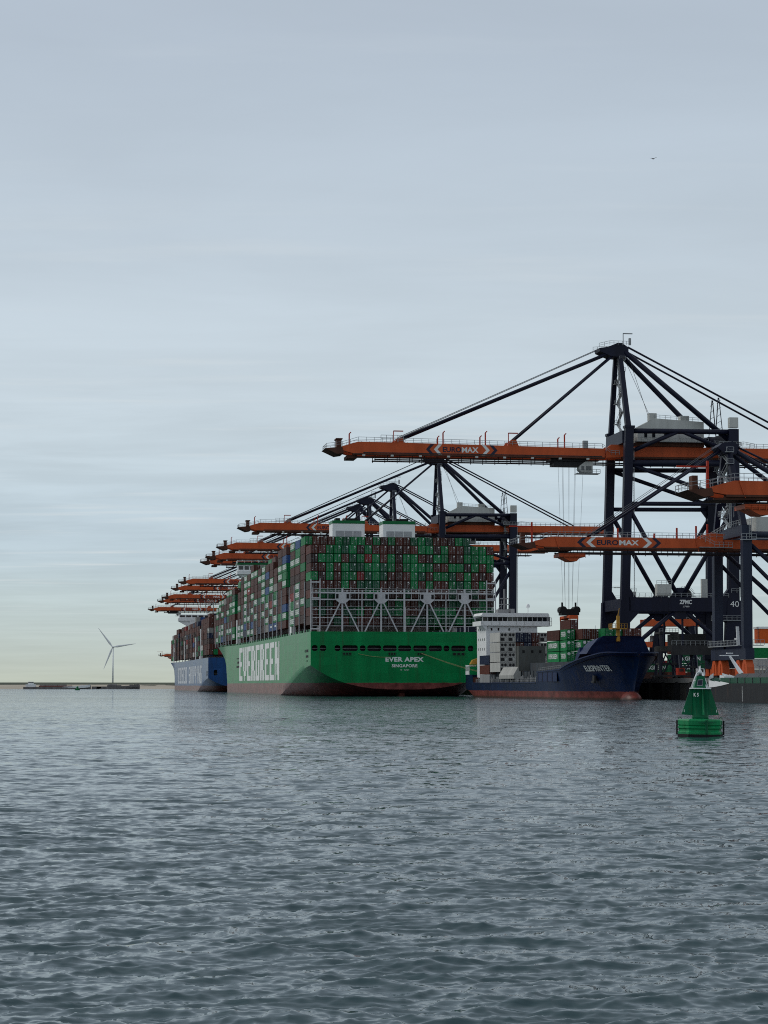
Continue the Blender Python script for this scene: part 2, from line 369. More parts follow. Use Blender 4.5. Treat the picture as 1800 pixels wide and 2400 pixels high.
# ------------------------------------------------------------------ water
def build_water():
    rng = np.random.RandomState(11)
    # sheet of rings around the viewer's pier: fine where it is looked at, coarse elsewhere, out to the horizon
    fine = np.linspace(R(-17), R(17), 961)
    coarse = np.linspace(R(17), R(343), 65)[1:-1]
    ang = np.concatenate([fine, coarse])
    rad = [17.0]
    while rad[-1] < 3200: rad.append(rad[-1] * (1.0024 + 0.0024 * min(1, max(0, rad[-1] - 35) / 150) if rad[-1] < 480 else 1.013))
    rad += [4500, 7000, 12000, 25000, 50000]
    rad = np.array(rad)
    nr, na = len(rad), len(ang)
    A, D = np.meshgrid(ang, rad)
    X = (D * np.sin(A)).astype(np.float32).ravel(); Y = (D * np.cos(A)).astype(np.float32).ravel()
    cell = np.gradient(rad)
    CELL = np.repeat(cell, na).astype(np.float32)
    COARSE = (np.abs(np.arctan2(X, Y)) > R(17.05))
    CELL = np.where(COARSE, 60.0, CELL).astype(np.float32)
    Z = np.zeros_like(X); DX = np.zeros_like(X); DY = np.zeros_like(X)
    n = 92
    lam = np.geomspace(0.18, 3.6, n) * (1 + 0.05 * rng.randn(n))
    th = R(100) + rng.randn(n) * R(34)       # mostly rolling in towards the viewer
    for i in range(n):
        k = 2 * math.pi / lam[i]
        s = 0.030 * (1.0 if lam[i] < 0.5 else (0.5 / lam[i]) ** 0.8)
        a = s / k
        near = CELL < lam[i] * 0.9
        idx = np.nonzero(near)[0]
        if len(idx) == 0: continue
        fade = np.clip((lam[i] * 0.9 - CELL[idx]) / (lam[i] * 0.5), 0, 1)
        ph = k * (X[idx] * math.cos(th[i]) + Y[idx] * math.sin(th[i])) + rng.rand() * 6.283
        c = np.cos(ph); sn = np.sin(ph)
        Z[idx] += a * fade * c
        DX[idx] -= 1.0 * a * fade * math.cos(th[i]) * sn
        DY[idx] -= 1.0 * a * fade * math.sin(th[i]) * sn
    # short steep chop: sharp crest lines, rounded troughs
    for lam0, slope in ((2.6, 0.06), (1.5, 0.085), (0.85, 0.125), (0.50, 0.17), (0.32, 0.20), (0.21, 0.16)):
        idx = np.nonzero(CELL < lam0 * 0.8)[0]
        if len(idx) == 0: continue
        fade = np.clip((lam0 * 0.8 - CELL[idx]) / (lam0 * 0.65), 0, 1) ** 0.8
        g = np.zeros(len(idx), np.float32)
        for j in range(9):
            kk = 2 * math.pi / (lam0 * 2 * rng.uniform(0.7, 1.5)); tt = R(97) + rng.randn() * R(38)
            g += np.sin(kk * ((X + DX)[idx] * math.cos(tt) + (Y + DY)[idx] * math.sin(tt)) + rng.rand() * 6.283)
        g = np.abs(g) / 2.12
        Z[idx] += slope * lam0 / 3.2 * fade * (np.exp(-1.6 * g) - 0.42)
    co = np.stack([X + DX, Y + DY, Z], 1).astype(np.float32)
    # centre cap
    co = np.concatenate([co, np.array([[0, 0, 0]], np.float32)])
    cidx = len(co) - 1
    i0 = np.arange(nr - 1)[:, None] * na; j = np.arange(na)[None, :]; j1 = (np.arange(na) + 1) % na
    q = np.stack([i0 + j, i0 + na + j, i0 + na + j1[None, :], i0 + j1[None, :]], -1).reshape(-1, 4)
    tri = np.stack([np.full(na, cidx), np.arange(na), j1], -1)
    me = bpy.data.meshes.new('water')
    nq, ntr = len(q), len(tri)
    me.vertices.add(len(co)); me.vertices.foreach_set('co', co.ravel())
    me.loops.add(nq * 4 + ntr * 3)
    me.loops.foreach_set('vertex_index', np.concatenate([q.ravel(), tri.ravel()]).astype(np.int32))
    me.polygons.add(nq + ntr)
    st = np.concatenate([np.arange(nq) * 4, nq * 4 + np.arange(ntr) * 3]).astype(np.int32)
    me.polygons.foreach_set('loop_start', st)
    me.polygons.foreach_set('use_smooth', np.ones(nq + ntr, bool))
    me.update(calc_edges=True); me.validate()
    m, nt, b = _nt('harbour_water'); N, L = nt.nodes.new, nt.links.new
    geo = N('ShaderNodeNewGeometry')
    b.inputs['Base Color'].default_value = (0.022, 0.055, 0.063, 1)
    b.inputs['Roughness'].default_value = 0.055
    b.inputs['IOR'].default_value = 1.333
    # ripples too small for the sheet: slopes straight from noise, stronger where gusts ruffle the surface
    def slopes(scale, sx, amp, detail):
        mp = N('ShaderNodeMapping'); L(geo.outputs['Position'], mp.inputs[0]); mp.inputs['Scale'].default_value = (sx, 1, 1)
        mp.inputs['Rotation'].default_value = (0, 0, R(8))
        n = N('ShaderNodeTexNoise'); n.noise_dimensions = '2D'; L(mp.outputs[0], n.inputs['Vector'])
        n.inputs['Scale'].default_value = scale; n.inputs['Detail'].default_value = detail; n.inputs['Roughness'].default_value = 0.6
        sub = N('ShaderNodeVectorMath'); sub.operation = 'SUBTRACT'; L(n.outputs['Color'], sub.inputs[0]); sub.inputs[1].default_value = (0.5, 0.5, 0.5)
        mul = N('ShaderNodeVectorMath'); mul.operation = 'MULTIPLY'; L(sub.outputs[0], mul.inputs[0]); mul.inputs[1].default_value = (amp * 0.7, amp, 0)
        return mul.outputs[0]
    a1 = slopes(5.0, 0.35, 0.5, 4)
    a2 = slopes(0.9, 0.4, 0.7, 3)
    gm = N('ShaderNodeMapping'); L(geo.outputs['Position'], gm.inputs[0]); gm.inputs['Scale'].default_value = (0.008, 0.02, 1); gm.inputs['Rotation'].default_value = (0, 0, R(-12))
    g = N('ShaderNodeTexNoise'); L(gm.outputs[0], g.inputs['Vector']); g.inputs['Scale'].default_value = 1.3; g.inputs['Detail'].default_value = 4
    gr = N('ShaderNodeMapRange'); L(g.outputs['Fac'], gr.inputs[0]); gr.inputs[1].default_value = 0.36; gr.inputs[2].default_value = 0.66; gr.inputs[3].default_value = 0.5; gr.inputs[4].default_value = 1.35
    # where the sheet grows too coarse for the short chop, the ripple slopes take it over
    ln_ = N('ShaderNodeVectorMath'); ln_.operation = 'LENGTH'; L(geo.outputs['Position'], ln_.inputs[0])
    lr = N('ShaderNodeMapRange'); L(ln_.outputs['Value'], lr.inputs[0]); lr.inputs[1].default_value = 30; lr.inputs[2].default_value = 260; lr.inputs[3].default_value = 0.9; lr.inputs[4].default_value = 2.3
    s1 = N('ShaderNodeVectorMath'); s1.operation = 'SCALE'; L(a1, s1.inputs[0]); L(lr.outputs[0], s1.inputs['Scale']); a1 = s1.outputs[0]
    add = N('ShaderNodeVectorMath'); L(a1, add.inputs[0]); L(a2, add.inputs[1])
    sc = N('ShaderNodeVectorMath'); sc.operation = 'SCALE'; L(add.outputs[0], sc.inputs[0]); L(gr.outputs[0], sc.inputs['Scale'])
    # wind ripples lean: their steep faces look down the harbour
    lean = N('ShaderNodeVectorMath'); L(sc.outputs[0], lean.inputs[0]); lean.inputs[1].default_value = (0.0, -0.04, 0.0)
    ad2 = N('ShaderNodeVectorMath'); L(lean.outputs[0], ad2.inputs[0]); L(geo.outputs['Normal'], ad2.inputs[1])
    nn = N('ShaderNodeVectorMath'); nn.operation = 'NORMALIZE'; L(ad2.outputs[0], nn.inputs[0])
    L(nn.outputs[0], b.inputs['Normal'])
    me.materials.append(m)
    o = bpy.data.objects.new('water', me); COL.objects.link(o); struct(o)
build_water()

# ------------------------------------------------------------------ far shore
def ground_mat(name, cols, scale, rough=0.9, stretch=(1, 1, 1)):
    m, nt, b = _nt(name); N, L = nt.nodes.new, nt.links.new
    geo = N('ShaderNodeNewGeometry'); mp = N('ShaderNodeMapping'); L(geo.outputs['Position'], mp.inputs[0]); mp.inputs['Scale'].default_value = stretch
    n = N('ShaderNodeTexNoise'); L(mp.outputs[0], n.inputs['Vector']); n.inputs['Scale'].default_value = scale; n.inputs['Detail'].default_value = 8; n.inputs['Roughness'].default_value = 0.65
    r = N('ShaderNodeValToRGB'); L(n.outputs['Fac'], r.inputs[0])
    for i, (p, c) in enumerate(cols):
        e = r.color_ramp.elements[i] if i < 2 else r.color_ramp.elements.new(p)
        e.position = p; e.color = (*c, 1)
    L(r.outputs[0], b.inputs['Base Color']); b.inputs['Roughness'].default_value = rough
    MATS[name] = m; return m
M_SAND = ground_mat('beach_sand', [(0.3, (0.30, 0.26, 0.20)), (0.7, (0.44, 0.39, 0.31))], 0.05, stretch=(0.3, 1, 1))
M_DIKE = ground_mat('dike_grass', [(0.3, (0.026, 0.036, 0.020)), (0.7, (0.055, 0.068, 0.036))], 0.03, stretch=(0.3, 1, 1))
M_SCRUB = ground_mat('dune_scrub', [(0.35, (0.030, 0.036, 0.02)), (0.65, (0.075, 0.068, 0.04))], 0.2)
def strip(name, x0, x1, nx, prof, mat, jitter, seed):
    """long bank: prof is a list of (y, z); ridge heights wander a little along x"""
    rg = random.Random(seed); mb = MB(); k = len(prof)
    ph = [(rg.uniform(0.004, 0.03), rg.uniform(0, 6.28), rg.uniform(0.3, 1)) for _ in range(7)]
    for i in range(nx + 1):
        x = x0 + (x1 - x0) * i / nx
        w = sum(a * math.sin(f * x + p) for f, p, a in ph) / 3
        for j, (y, z) in enumerate(prof):
            mb.v.append((x, y + w * 6 * (0.3 + 0.7 * (j < 3)), z + (w * jitter + rg.uniform(-.1, .1) * jitter if 0 < j < k - 1 else 0)))
    for i in range(nx):
        for j in range(k - 1):
            a = i * k + j; mb.f.append((a, a + k, a + k + 1, a + 1)); mb.m.append(0)
    return struct(mb.build(name, mat, smooth=True))
strip('beach', -1500, 320, 160, [(1952, -1.5), (1962, 0.15), (1975, 1.6), (2000, 3.0), (2030, 4.0), (2060, 2.5)], M_SAND, 0.35, 3)
strip('dike', -2600, 900, 200, [(2062, 1.0), (2072, 4.4), (2092, 6.3), (2100, 6.35), (2160, 4.0), (9000, 3.0)], M_DIKE, 0.12, 4)
def dunes():
    """scrubby dunes at the beach's quay end"""
    rg = random.Random(5); mb = MB(); n = 70; k = 9
    for i in range(n + 1):
        x = -255 + 120 * i / n
        t = i / n
        for j in range(k):
            u = j / (k - 1)
            h = math.sin(math.pi * min(1, u * 1.1)) * (0.6 + 2.3 * min(1, t * 1.6)) * (0.7 + 0.3 * math.sin(x * .17 + j) + rg.uniform(-.15, .25))
            mb.v.append((x, 1985 + 60 * u, 1.2 + 2.4 * u + max(0, h)))
    for i in range(n):
        for j in range(k - 1):
            a = i * k + j; mb.f.append((a, a + k, a + k + 1, a + 1)); mb.m.append(0)
    return struct(mb.build('dune_hill', M_SCRUB, smooth=True))
dunes()

# ------------------------------------------------------------------ quay
QS = 0.154
QA = math.atan(QS)
QZ = 5.2
def rail_at(Y): return (161.3 - QS * Y, Y)
def qpt(Y0, u, v, z):     # from the rail at depth Y0: u landward, v along the quay
    x, y = rail_at(Y0); return place((x, y, 0), QA, (u, v, z))
quay = MB()
quay.bb(-5.5, 700, -330, 2050, QZ - 0.9, QZ)
quay = struct(quay.build('quay', [M_CONCRETE]))
quay.location = (*rail_at(560), 0); quay.rotation_euler = (0, 0, QA)
qw = MB(); qw.bb(-5.0, 699, -329.5, 2049.5, -6, QZ - 0.9)
qw.build('quay_wall', [M_QWALL], quay)
fb = MB()
fb.bb(-0.9, 0.0, -0.55, 0.55, -1.2, 3.9); fb.bb(-1.15, -0.9, -0.75, 0.75, -0.6, 3.5)
fme = fb.mesh('fender', [M_BLACK])
bo = MB().lathe([(0.35, 0), (0.28, 0.1), (0.22, 0.55), (0.42, 0.75), (0.40, 0.9), (0.1, 0.95)], n=10).mesh('bollard', [M_DARKSTEEL], True)
for i in range(22):
    f = bpy.data.objects.new('fender', fme); COL.objects.link(f); f.parent = quay; f.location = (-5.05, -130 + i * 12.2, 0.6)
for i in range(10):
    t = bpy.data.objects.new('bollard', bo); COL.objects.link(t); t.location = qpt(560, -4.4, -130 + i * 20 + 3, QZ)
    tag(t, 'dark steel mooring bollard on the quay edge near the feeder ship bow', 'bollard', 'bollards along the quay edge')
lad = MB(); lad.bb(-5.32, -5.02, 8, 8.12, 0.2, QZ); lad.bb(-5.32, -5.02, 8.6, 8.72, 0.2, QZ)
for i in range(14): lad.bb(-5.3, -5.2, 8.1, 8.62, 0.4 + i * .34, 0.46 + i * .34)
lad.build('ladder', [M_RAIL], quay)
cv = MB()
for y in (-62, -41, -22, -6, 12, 30, 47): cv.bb(-5.25, -5.0, y - 1.7, y + 1.7, 0.7, 3.3)
cv.build('wall_panel', [M_DARKSTEEL], quay)
kb = MB(); kb.bb(-5.5, -5.1, -330, 2050, QZ, QZ + 0.28); kb.build('kerb', [M_CONCRETE], quay)

# ------------------------------------------------------------------ wind turbines
M_TURB = paint('turbine_white', (0.78, 0.80, 0.81), 0.5, 0.06, streak=0)
def turbine(px, Y, base_z, hub_z, blen, ang0, yaw, label):
    x = (px - 900) / 4846.0 * Y
    t = empty('wind_turbine', (x, Y, base_z), yaw)
    tag(t, label, 'wind turbine', 'wind turbines beyond the harbour')
    h = hub_z - base_z
    MB().tube((0, 0, -3), (0, 0, h - 1), blen * .036, blen * .022, 16).build('tower', [M_TURB], t, True)
    MB().box((0, 1.5, h), (blen * .06, blen * .16, blen * .06)).build('nacelle', [M_TURB], t)
    hub = MB().lathe([(0.01, -2), (blen * .026, -1), (blen * .03, 0.8), (0.02, 2.2)], n=14).build('hub', [M_TURB], t, True)
    hub.location = (0, -blen * .10, h); hub.rotation_euler = (R(90), 0, 0)
    bm = MB()
    secs = [(0, .024, .024), (.08, .024, .022), (.2, .046, .014), (.45, .034, .010), (.75, .022, .007), (1, .006, .003)]
    k = 8
    for r, c, th in secs:
        for i in range(k):
            a = 2 * math.pi * i / k; bm.v.append((math.cos(a) * c * blen, math.sin(a) * th * blen, r * blen))
    for j in range(len(secs) - 1):
        for i in range(k): bm.f.append((j * k + i, j * k + (i + 1) % k, (j + 1) * k + (i + 1) % k, (j + 1) * k + i)); bm.m.append(0)
    me = bm.mesh('blade', [M_TURB], True)
    for i in range(3):
        b = bpy.data.objects.new('blade', me); COL.objects.link(b); b.parent = t
        b.location = (0, -blen * .10, h); b.rotation_euler = (0, R(ang0 + 120 * i), 0)
    return t
turbine(266.5, 5200, 2, 3.75 + 88.5 / 4846 * 5200, 60, -38, R(-6), 'grey three bladed wind turbine standing beyond the dike left of the ships')
turbine(1388, 6500, 2, 105, 86, 4, R(20), 'pale wind turbine far behind the yard, one blade upright beside the hanging container')
turbine(1518, 7000, 2, 118, 90, 10, R(10), 'pale wind turbine far behind the portal of the tallest crane')

# ------------------------------------------------------------------ ship to shore cranes
def text_band(parent, y, u0, z0, z1, ulen, top_t, mid):
    """arrow marks and the terminal's name along the near boom face, starting at u0"""
    H = z1 - z0; zc = (z0 + z1) / 2
    k = ulen / 20.1
    def chev(ua, w, d, m):      # d=-1 points to -u
        t = 1.35 * k * d
        h = H * .78
        pts = [(ua, zc), (ua - t, zc + h / 2 * 1.35), (ua - t + w, zc + h / 2 * 1.35), (ua + w, zc), (ua - t + w, zc - h / 2 * 1.35), (ua - t, zc - h / 2 * 1.35)]
        mb = MB(); mb.add([(a, y, b) for a, b in pts], [(0, 1, 2, 3), (0, 3, 4, 5)]); mb.build('arrow_mark', [m], parent)
    chev(u0, 1.05 * k, -1, M_LETTER_N); chev(u0 + 2.3 * k, 1.05 * k, -1, M_LETTER_W)
    chev(u0 + 17.6 * k, 1.05 * k, 1, M_LETTER_W); chev(u0 + 19.9 * k, 1.05 * k, 1, M_LETTER_N)
    mb = MB(); put_text(mb, 'EURO', (u0 + 7.6 * k, y, zc), (1, 0, 0), (0, 0, 1), 5.4 * k, H * .56, 0, 0.03); mb.build('lettering', [M_LETTER_N], parent)
    mb = MB(); put_text(mb, 'MAX', (u0 + 12.9 * k, y, zc), (1, 0, 0), (0, 0, 1), 4.9 * k, H * .56, 0, 0.03); mb.build('lettering', [M_LETTER_W], parent)

def stairs(mb, u, v0, v1, z0, z1, step, m=0):
    """zig-zag stair with landings and handrails"""
    z = z0; d = 1
    while z < z1:
        a, b = (v0, v1) if d > 0 else (v1, v0)
        mb.beam((u, a, z), (u, b, min(z1, z + step)), 0.7, 0.12, m)
        mb.beam((u - .4, a, z + 1), (u - .4, b, min(z1, z + step) + 1), 0.08, 0.08, m)
        mb.bb(u - .9, u + .9, b - .7, b + .7, min(z1, z + step) - .08, min(z1, z + step) + .08, m)
        mb.rail([(u - .9, b - .7, min(z1, z + step)), (u + .9, b - .7, min(z1, z + step))], 1.1, 1.0, .09, m)
        mb.beam((u + .9, b, z), (u + .9, b, min(z1, z + step)), .12, .12, m)
        z += step; d = -d

def big_crane():
    t = empty('ship_to_shore_crane')
    W = 10.0
    def P(name, mb, mats, parent=t, smooth=False): return mb.build(name, mats if isinstance(mats, list) else [mats], parent, smooth)
    # legs
    for v in (-W, W):
        P('leg', MB().beam((-1.9, v, 11), (-1.2, v, 28), 3.0, 2.0, 0).beam((-1.2, v, 28), (0.5, v, 77.6), 2.45, 2.0, 0).box((.5, v, 77.9), (3, 2.3, .7)), M_NAVY)
        P('leg', MB().beam((30.8, v, 11), (31.0, v, 28), 5.2, 2.4, 0, 4.2).beam((31.0, v, 28), (31.6, v, 77.8), 3.2, 2.3, 0, 2.9), M_NAVY)
        # portal frame with haunches
        pb = MB(); pb.bb(-.2, 29.4, v - 1.0, v + 1.0, 24.8, 28.8)
        for (a, b, c, d) in ((0.1, 24.9, 3.2, 21.6), (0.1, 28.7, 1.8, 31.4)): pb.prism([(a, b), (c, b), (a, d)], v - .9, v + .9)
        for (a, b, c, d) in ((29.2, 24.9, 25.4, 21.0), (29.4, 28.7, 27.4, 31.4)): pb.prism([(a, b), (c, b), (a, d)], v - .9, v + .9)
        P('portal_beam', pb, M_NAVY)
        P('tie_beam', MB().tube((0.5, v, 76.8), (31.5, v, 77.0), .75), M_NAVY, smooth=True)
        P('tie_beam', MB().tube((0.4, v, 67.4), (31.5, v, 67.8), 1.0 if v < 0 else .7), M_NAVY, smooth=True)
        P('tie_beam', MB().tube((0.2, v, 55.7), (31.5, v, 56.0), .62), M_NAVY, smooth=True)
        for p, q, r in (((15.3, 76.9), (2.0, 71.2), .6), ((16.3, 76.9), (27.6, 72.4), .6), ((1.2, 66.9), (31, 57.2), .6), ((.6, 53.8), (14.6, 29.2), .68), ((31, 53.9), (15.8, 29.2), .68),
                        ((13.2, 24.6), (-1.0, 13.0), .62), ((17.0, 24.6), (31, 12.6), .62)):
            P('diagonal_brace', MB().tube((p[0], v, p[1]), (q[0], v, q[1]), r), M_NAVY, smooth=True)
        g = MB()
        g.prism([(12, 28.75), (18.4, 28.75), (16.2, 31.6), (14.2, 31.6)], v - .35, v + .35); g.prism([(11.4, 24.85), (18.8, 24.85), (16.2, 22.6), (14, 22.6)], v - .35, v + .35)
        g.prism([(31, 60), (28, 58.2), (28, 55.5), (31, 51.5)], v - .35, v + .35)
        P('gusset', g, M_NAVY)
    for u, z0, z1 in ((-1.2, 25.2, 28.4), (30.9, 25.2, 28.4), (31.5, 73.0, 77.2)):
        P('cross_beam', MB().bb(u - 1, u + 1, -W + 1.1, W - 1.1, z0, z1), M_NAVY)
    P('cross_beam', MB().bb(-1.2, 1.4, -W + 1.1, W - 1.1, 73.4, 77.0), M_NAVY2)
    for u in (-1.9, 30.8):
        P('sill_beam', MB().bb(u - 1.1, u + 1.1, -W - 3, W + 3, 8.6, 11.4), M_NAVY)
        for v in (-12.2, -8.0, 8.0, 12.2):
            bg = MB(); bg.prism([(v - 1.9, QZ + 1.2), (v + 1.9, QZ + 1.2), (v + 1.2, 8.5), (v - 1.2, 8.5)], u - .8, u + .8, 0, 'yz')
            for w in (-1.1, 1.1): bg.tube((u - .5, v + w, QZ + .6), (u + .5, v + w, QZ + .6), .6, n=10, m=1)
            P('bogie', bg, [M_ORANGE, M_DARKSTEEL])
    # boom and girder: twin boxes
    for v in (-3.5, 3.5):
        bm = MB(); bm.prism([(-82, 71.6), (-77.5, 72.95), (-66, 72.9), (-5.2, 72.2), (-5.2, 69.5), (-79, 69.6), (-82, 70.4)], v - .7, v + .7)
        bm.bb(-79, -5.2, v - .95, v + .95, 69.2, 69.6, 1)
        P('boom', bm, [M_ORANGE, M_RUST])
        gd = MB(); gd.prism([(-4.9, 69.5), (-4.9, 72.2), (-3.2, 73.4), (1.0, 73.4), (3, 73.0), (78, 73.0), (78, 70.2), (3, 70.0)], v - .7, v + .7); gd.bb(0, 78, v - .95, v + .95, 69.5, 69.95, 1)
        P('girder', gd, [M_ORANGE, M_RUST])
    xt = MB()
    for i in range(8): xt.bb(-78 + i * 9.5, -77.2 + i * 9.5, -2.8, 2.8, 71.6, 72.2)
    for i in range(9): xt.bb(3 + i * 9.2, 3.8 + i * 9.2, -2.8, 2.8, 71.8, 72.4)
    P('cross_tie', xt, M_ORANGE)
    tp = MB(); tp.prism([(-87, 70.9), (-82.1, 71.4), (-81.6, 69.6), (-83.5, 69.3)], -4.4, 4.4); tp.bb(-80.6, -77.8, -3.4, 3.4, 68.2, 69.1)
    P('tip_platform', tp, M_RUST)
    P('tip_sheave_box', MB().bb(-83.3, -82.0, -2, 2, 71.6, 73.8).bb(-83.6, -81.7, -2.2, 2.2, 73.8, 74.1), M_RUST)
    rk = MB()
    for v in (-2.4, 2.4):
        rk.bb(-72.6, 70, v - .12, v + .12, 67.9, 68.3)
        for i in range(40): rk.bb(-72.5 + i * 3.6, -72.3 + i * 3.6, v - .1, v + .1, 67.6, 69.4)
    P('trolley_rack', rk, M_RACK)
    rl = MB()
    rl.rail([(-86.6, -4.4, 71.0), (-82, -4.4, 71.6), (-77.5, -4.5, 73.0), (-66, -4.5, 72.9), (-6, -4.5, 72.3)], 1.25, 2.2, .1)
    P('railing', rl, M_RAIL); rl = MB()
    rl.rail([(-86.6, -4.4, 71.0), (-86.6, 4.4, 71.0), (-82, 4.4, 71.6), (-77.5, 4.5, 73.0), (-6, 4.5, 72.3)], 1.25, 2.2, .09)
    P('railing', rl, M_RAIL); P('railing', MB().rail([(34, -4.5, 73.0), (78, -4.5, 73.0)], 1.25, 2.2, .1), M_RAIL); rl = MB(); rl.rail([(34, 4.5, 73.0), (78, 4.5, 73.0)], 1.25, 2.2, .09)
    P('railing', rl, M_RAIL); rl = MB(); rl.rail([(-6, -4.6, 72.3), (-3.4, -4.7, 70.4), (-.9, -4.7, 70.4)], 1.2, 1.2, .1)
    P('railing', rl, M_RAIL)
    for u, h in ((-80, 2.6), (-54.4, 2.0), (-52.8, 3.4), (-42, 2.3), (-40.4, 3.6), (-19, 2.2), (-17, 3.4)):
        P('boom_post', MB().beam((u, -3.5, 72.2), (u, -3.5, 72.6 + h), .35, .35).beam((u, -3.5, 72.6 + h), (u + .5, -3.5, 73.1 + h), .3, .3), M_RED)
    for u in (-67.2, -33.6): P('lamp_bracket', MB().bb(u - .1, u + .1, -3.7, -3.4, 73, 76.3).bb(u, u + 2.8, -3.7, -3.4, 76.1, 76.4), M_RED)
    for u in (-65.5, -32.3):
        for v in (-3.5, 3.5): P('stay_bracket', MB().prism([(u - 2, 72.2), (u + 1.8, 72.2), (u + .9, 74.3), (u - .6, 74.3)], v - .5, v + .5), M_ORANGE)
    P('service_platform', MB().rail([(-71, -4.6, 72.9), (-64.5, -4.6, 72.9)], 2.0, 1.6, .12), M_RAIL); P('control_cabinet', MB().bb(-11.6, -10.2, -4.4, -3.2, 72.2, 74.4), M_RAIL)
    text_band(t, -4.225, -57.9, 69.7, 72.5, 20.1, None, None)
    # mast
    for v in (-1, 1):
        P('mast_leg', MB().beam((0.4, v * 9.6, 77.6), (0.1, v * 2.1, 100.5), 1.5, 1.5, 0, 1.3, 1.3), M_NAVY)
        P('forestay', MB().tube((-3.2, v * 2.4, 100.6), (-65.6, v * 3.5, 73.9), .42), M_NAVY, smooth=True)
        P('forestay', MB().tube((-2.0, v * 2.4, 99.8), (-32.3, v * 3.5, 73.9), .34), M_NAVY, smooth=True)
        P('hoist_wire', MB().tube((-5.6, v * 2.6, 102.0), (-66, v * 3.2, 74.4), .10, n=5), M_ROPE)
        P('backstay', MB().tube((1.6, v * 2.4, 101.0), (30.6, v * 9.0, 74.8), .78), M_NAVY, smooth=True)
        P('back_tie', MB().tube((2.4, v * 2.6, 102.4), (60, v * 3.5, 73.2), .30), M_NAVY, smooth=True)
        h = MB(); h.beam((29.6, v * 3, 88.0), (28.6, v * 3.2, 77), .22, .22); h.beam((29.8, v * 3, 88.0), (30.8, v * 3.2, 77), .22, .22)
        for i in range(5): h.beam((28.7 + .1 * i, v * 3.2, 78.2 + i * 2), (30.6 - .1 * i, v * 3.2, 79.2 + i * 2), .12, .12)
        P('tie_hanger', h, M_NAVY)
    ap = MB(); ap.prism([(-6.2, 101.9), (-6.0, 101.0), (-2.6, 99.6), (2.0, 99.3), (2.6, 100.6), (2.6, 102.3), (0.6, 103.6), (-.6, 103.6), (-3.4, 102.4)], -2.9, 2.9)
    P('mast_head', ap, M_NAVY)
    ar = MB(); ar.rail([(-6.4, -3.6, 102), (-3.2, -3.6, 102.8), (3, -3.6, 102.8)], 1.2, 1.2, .1); ar.rail([(-6.4, 3.6, 102), (3, 3.6, 102.8)], 1.2, 1.2, .1)
    ar.bb(.9, 1.1, -3, -2.8, 103, 106.4); ar.bb(1, 3.8, -3, -2.8, 106.2, 106.5); ar.bb(2.7, 3.3, -3.2, -2.4, 103, 105)
    P('mast_railing', ar, M_RAIL)
    sr = MB(); stairs(sr, 0.6, -2.6, 3.0, 77.2, 98.5, 3.0); sr.beam((.5, -.3, 77), (.3, 0, 99), .3, .3)
    P('stairway', sr, M_RAIL)
    wn = MB(); wn.tube((3, -2, 99), (9, -3, 80), .06, n=4); wn.tube((3, 2, 99), (11, 2, 81), .06, n=4); P('stay_wire', wn, M_ROPE)
    # machinery house
    mh = MB(); mh.prism([(4.4, 74.3), (4.4, 78.6), (6.2, 79.4), (9.6, 81.2), (24.4, 80.4), (24.4, 74.3)], -5.2, 5.2)
    mh.bb(8.2, 10.4, -4.6, -2.4, 80.6, 82.8); mh.bb(17.6, 20.2, -4.6, -2, 80.6, 82.2)
    house = P('machinery_house', mh, M_HOUSE)
    for u in (6.4, 8.8, 12.4, 20.5): P('window', MB().bb(u, u + .9, -5.26, -5.2, 75.4, 77.2), M_GLASS, house)
    hr = MB(); hr.rail([(9.6, -5, 81.2), (24.4, -5, 80.4)], 1.1, 1.6, .09); hr.bb(3.6, 25.4, -6.4, -5.25, 74.2, 74.35); hr.rail([(3.6, -6.4, 74.3), (25.4, -6.4, 74.3)], 1.1, 1.6, .09)
    P('railing', hr, M_RAIL, house)
    P('house_support', MB().bb(4, 24.6, -4.8, -2.9, 73.05, 74.2).bb(4, 24.6, 2.9, 4.8, 73.05, 74.2).bb(5.2, 24, -2.9, 2.9, 73.4, 74.2), M_RUST)
    P('switch_cabinet', MB().bb(30.4, 33, -10.9, -9.2, 78.2, 81.2), M_HOUSE)
    # access tower and walkways on the land legs
    ac = MB(); stairs(ac, 28.4, -9.5, -4.5, 54, 74, 4.0); ac.rail([(27, -11.2, 72.9), (33.5, -11.2, 72.9), (33.5, -4, 72.9)], 1.1, 1.3, .1); ac.bb(27, 33.6, -11.2, -4, 72.7, 72.85)
    ac.rail([(33.5, -9, 72.9), (36, -6, 73.6), (40, -4.6, 73.2)], 1.1, 1.3, .1)
    P('access_platform', ac, M_RAIL)
    pw = MB()
    for v in (-11.2, 8.8): pw.rail([(1, v, 28.85), (29.3, v, 28.85)], 1.15, 1.7, .09)
    pw.bb(24, 34.5, -11.7, -10.9, 22.2, 22.4); pw.rail([(24, -11.7, 22.4), (34.5, -11.7, 22.4)], 1.2, 1.5, .1); pw.rail([(30, -11.5, 30.2), (35, -11.5, 30.2)], 1.2, 1.5, .1)
    P('portal_railing', pw, M_RAIL)
    P('maintenance_platform', MB().bb(13, 29.2, -9.4, 9.4, 13.6, 15.0).bb(12.6, 29.4, -9.8, -9.4, 12.4, 15.1).bb(16, 24, -6, 6, 15, 18.5), M_DARKSTEEL)
    P('platform_railing', MB().rail([(12.6, -9.8, 15.1), (29.4, -9.8, 15.1)], 1.3, 1.3, .1), M_RAIL)
    for v in (-9.2, 9.2): P('platform_hanger', MB().beam((16, v, 15), (16, v, 24.8), .5, .5).beam((26, v, 15), (26, v, 24.8), .5, .5), M_NAVY)
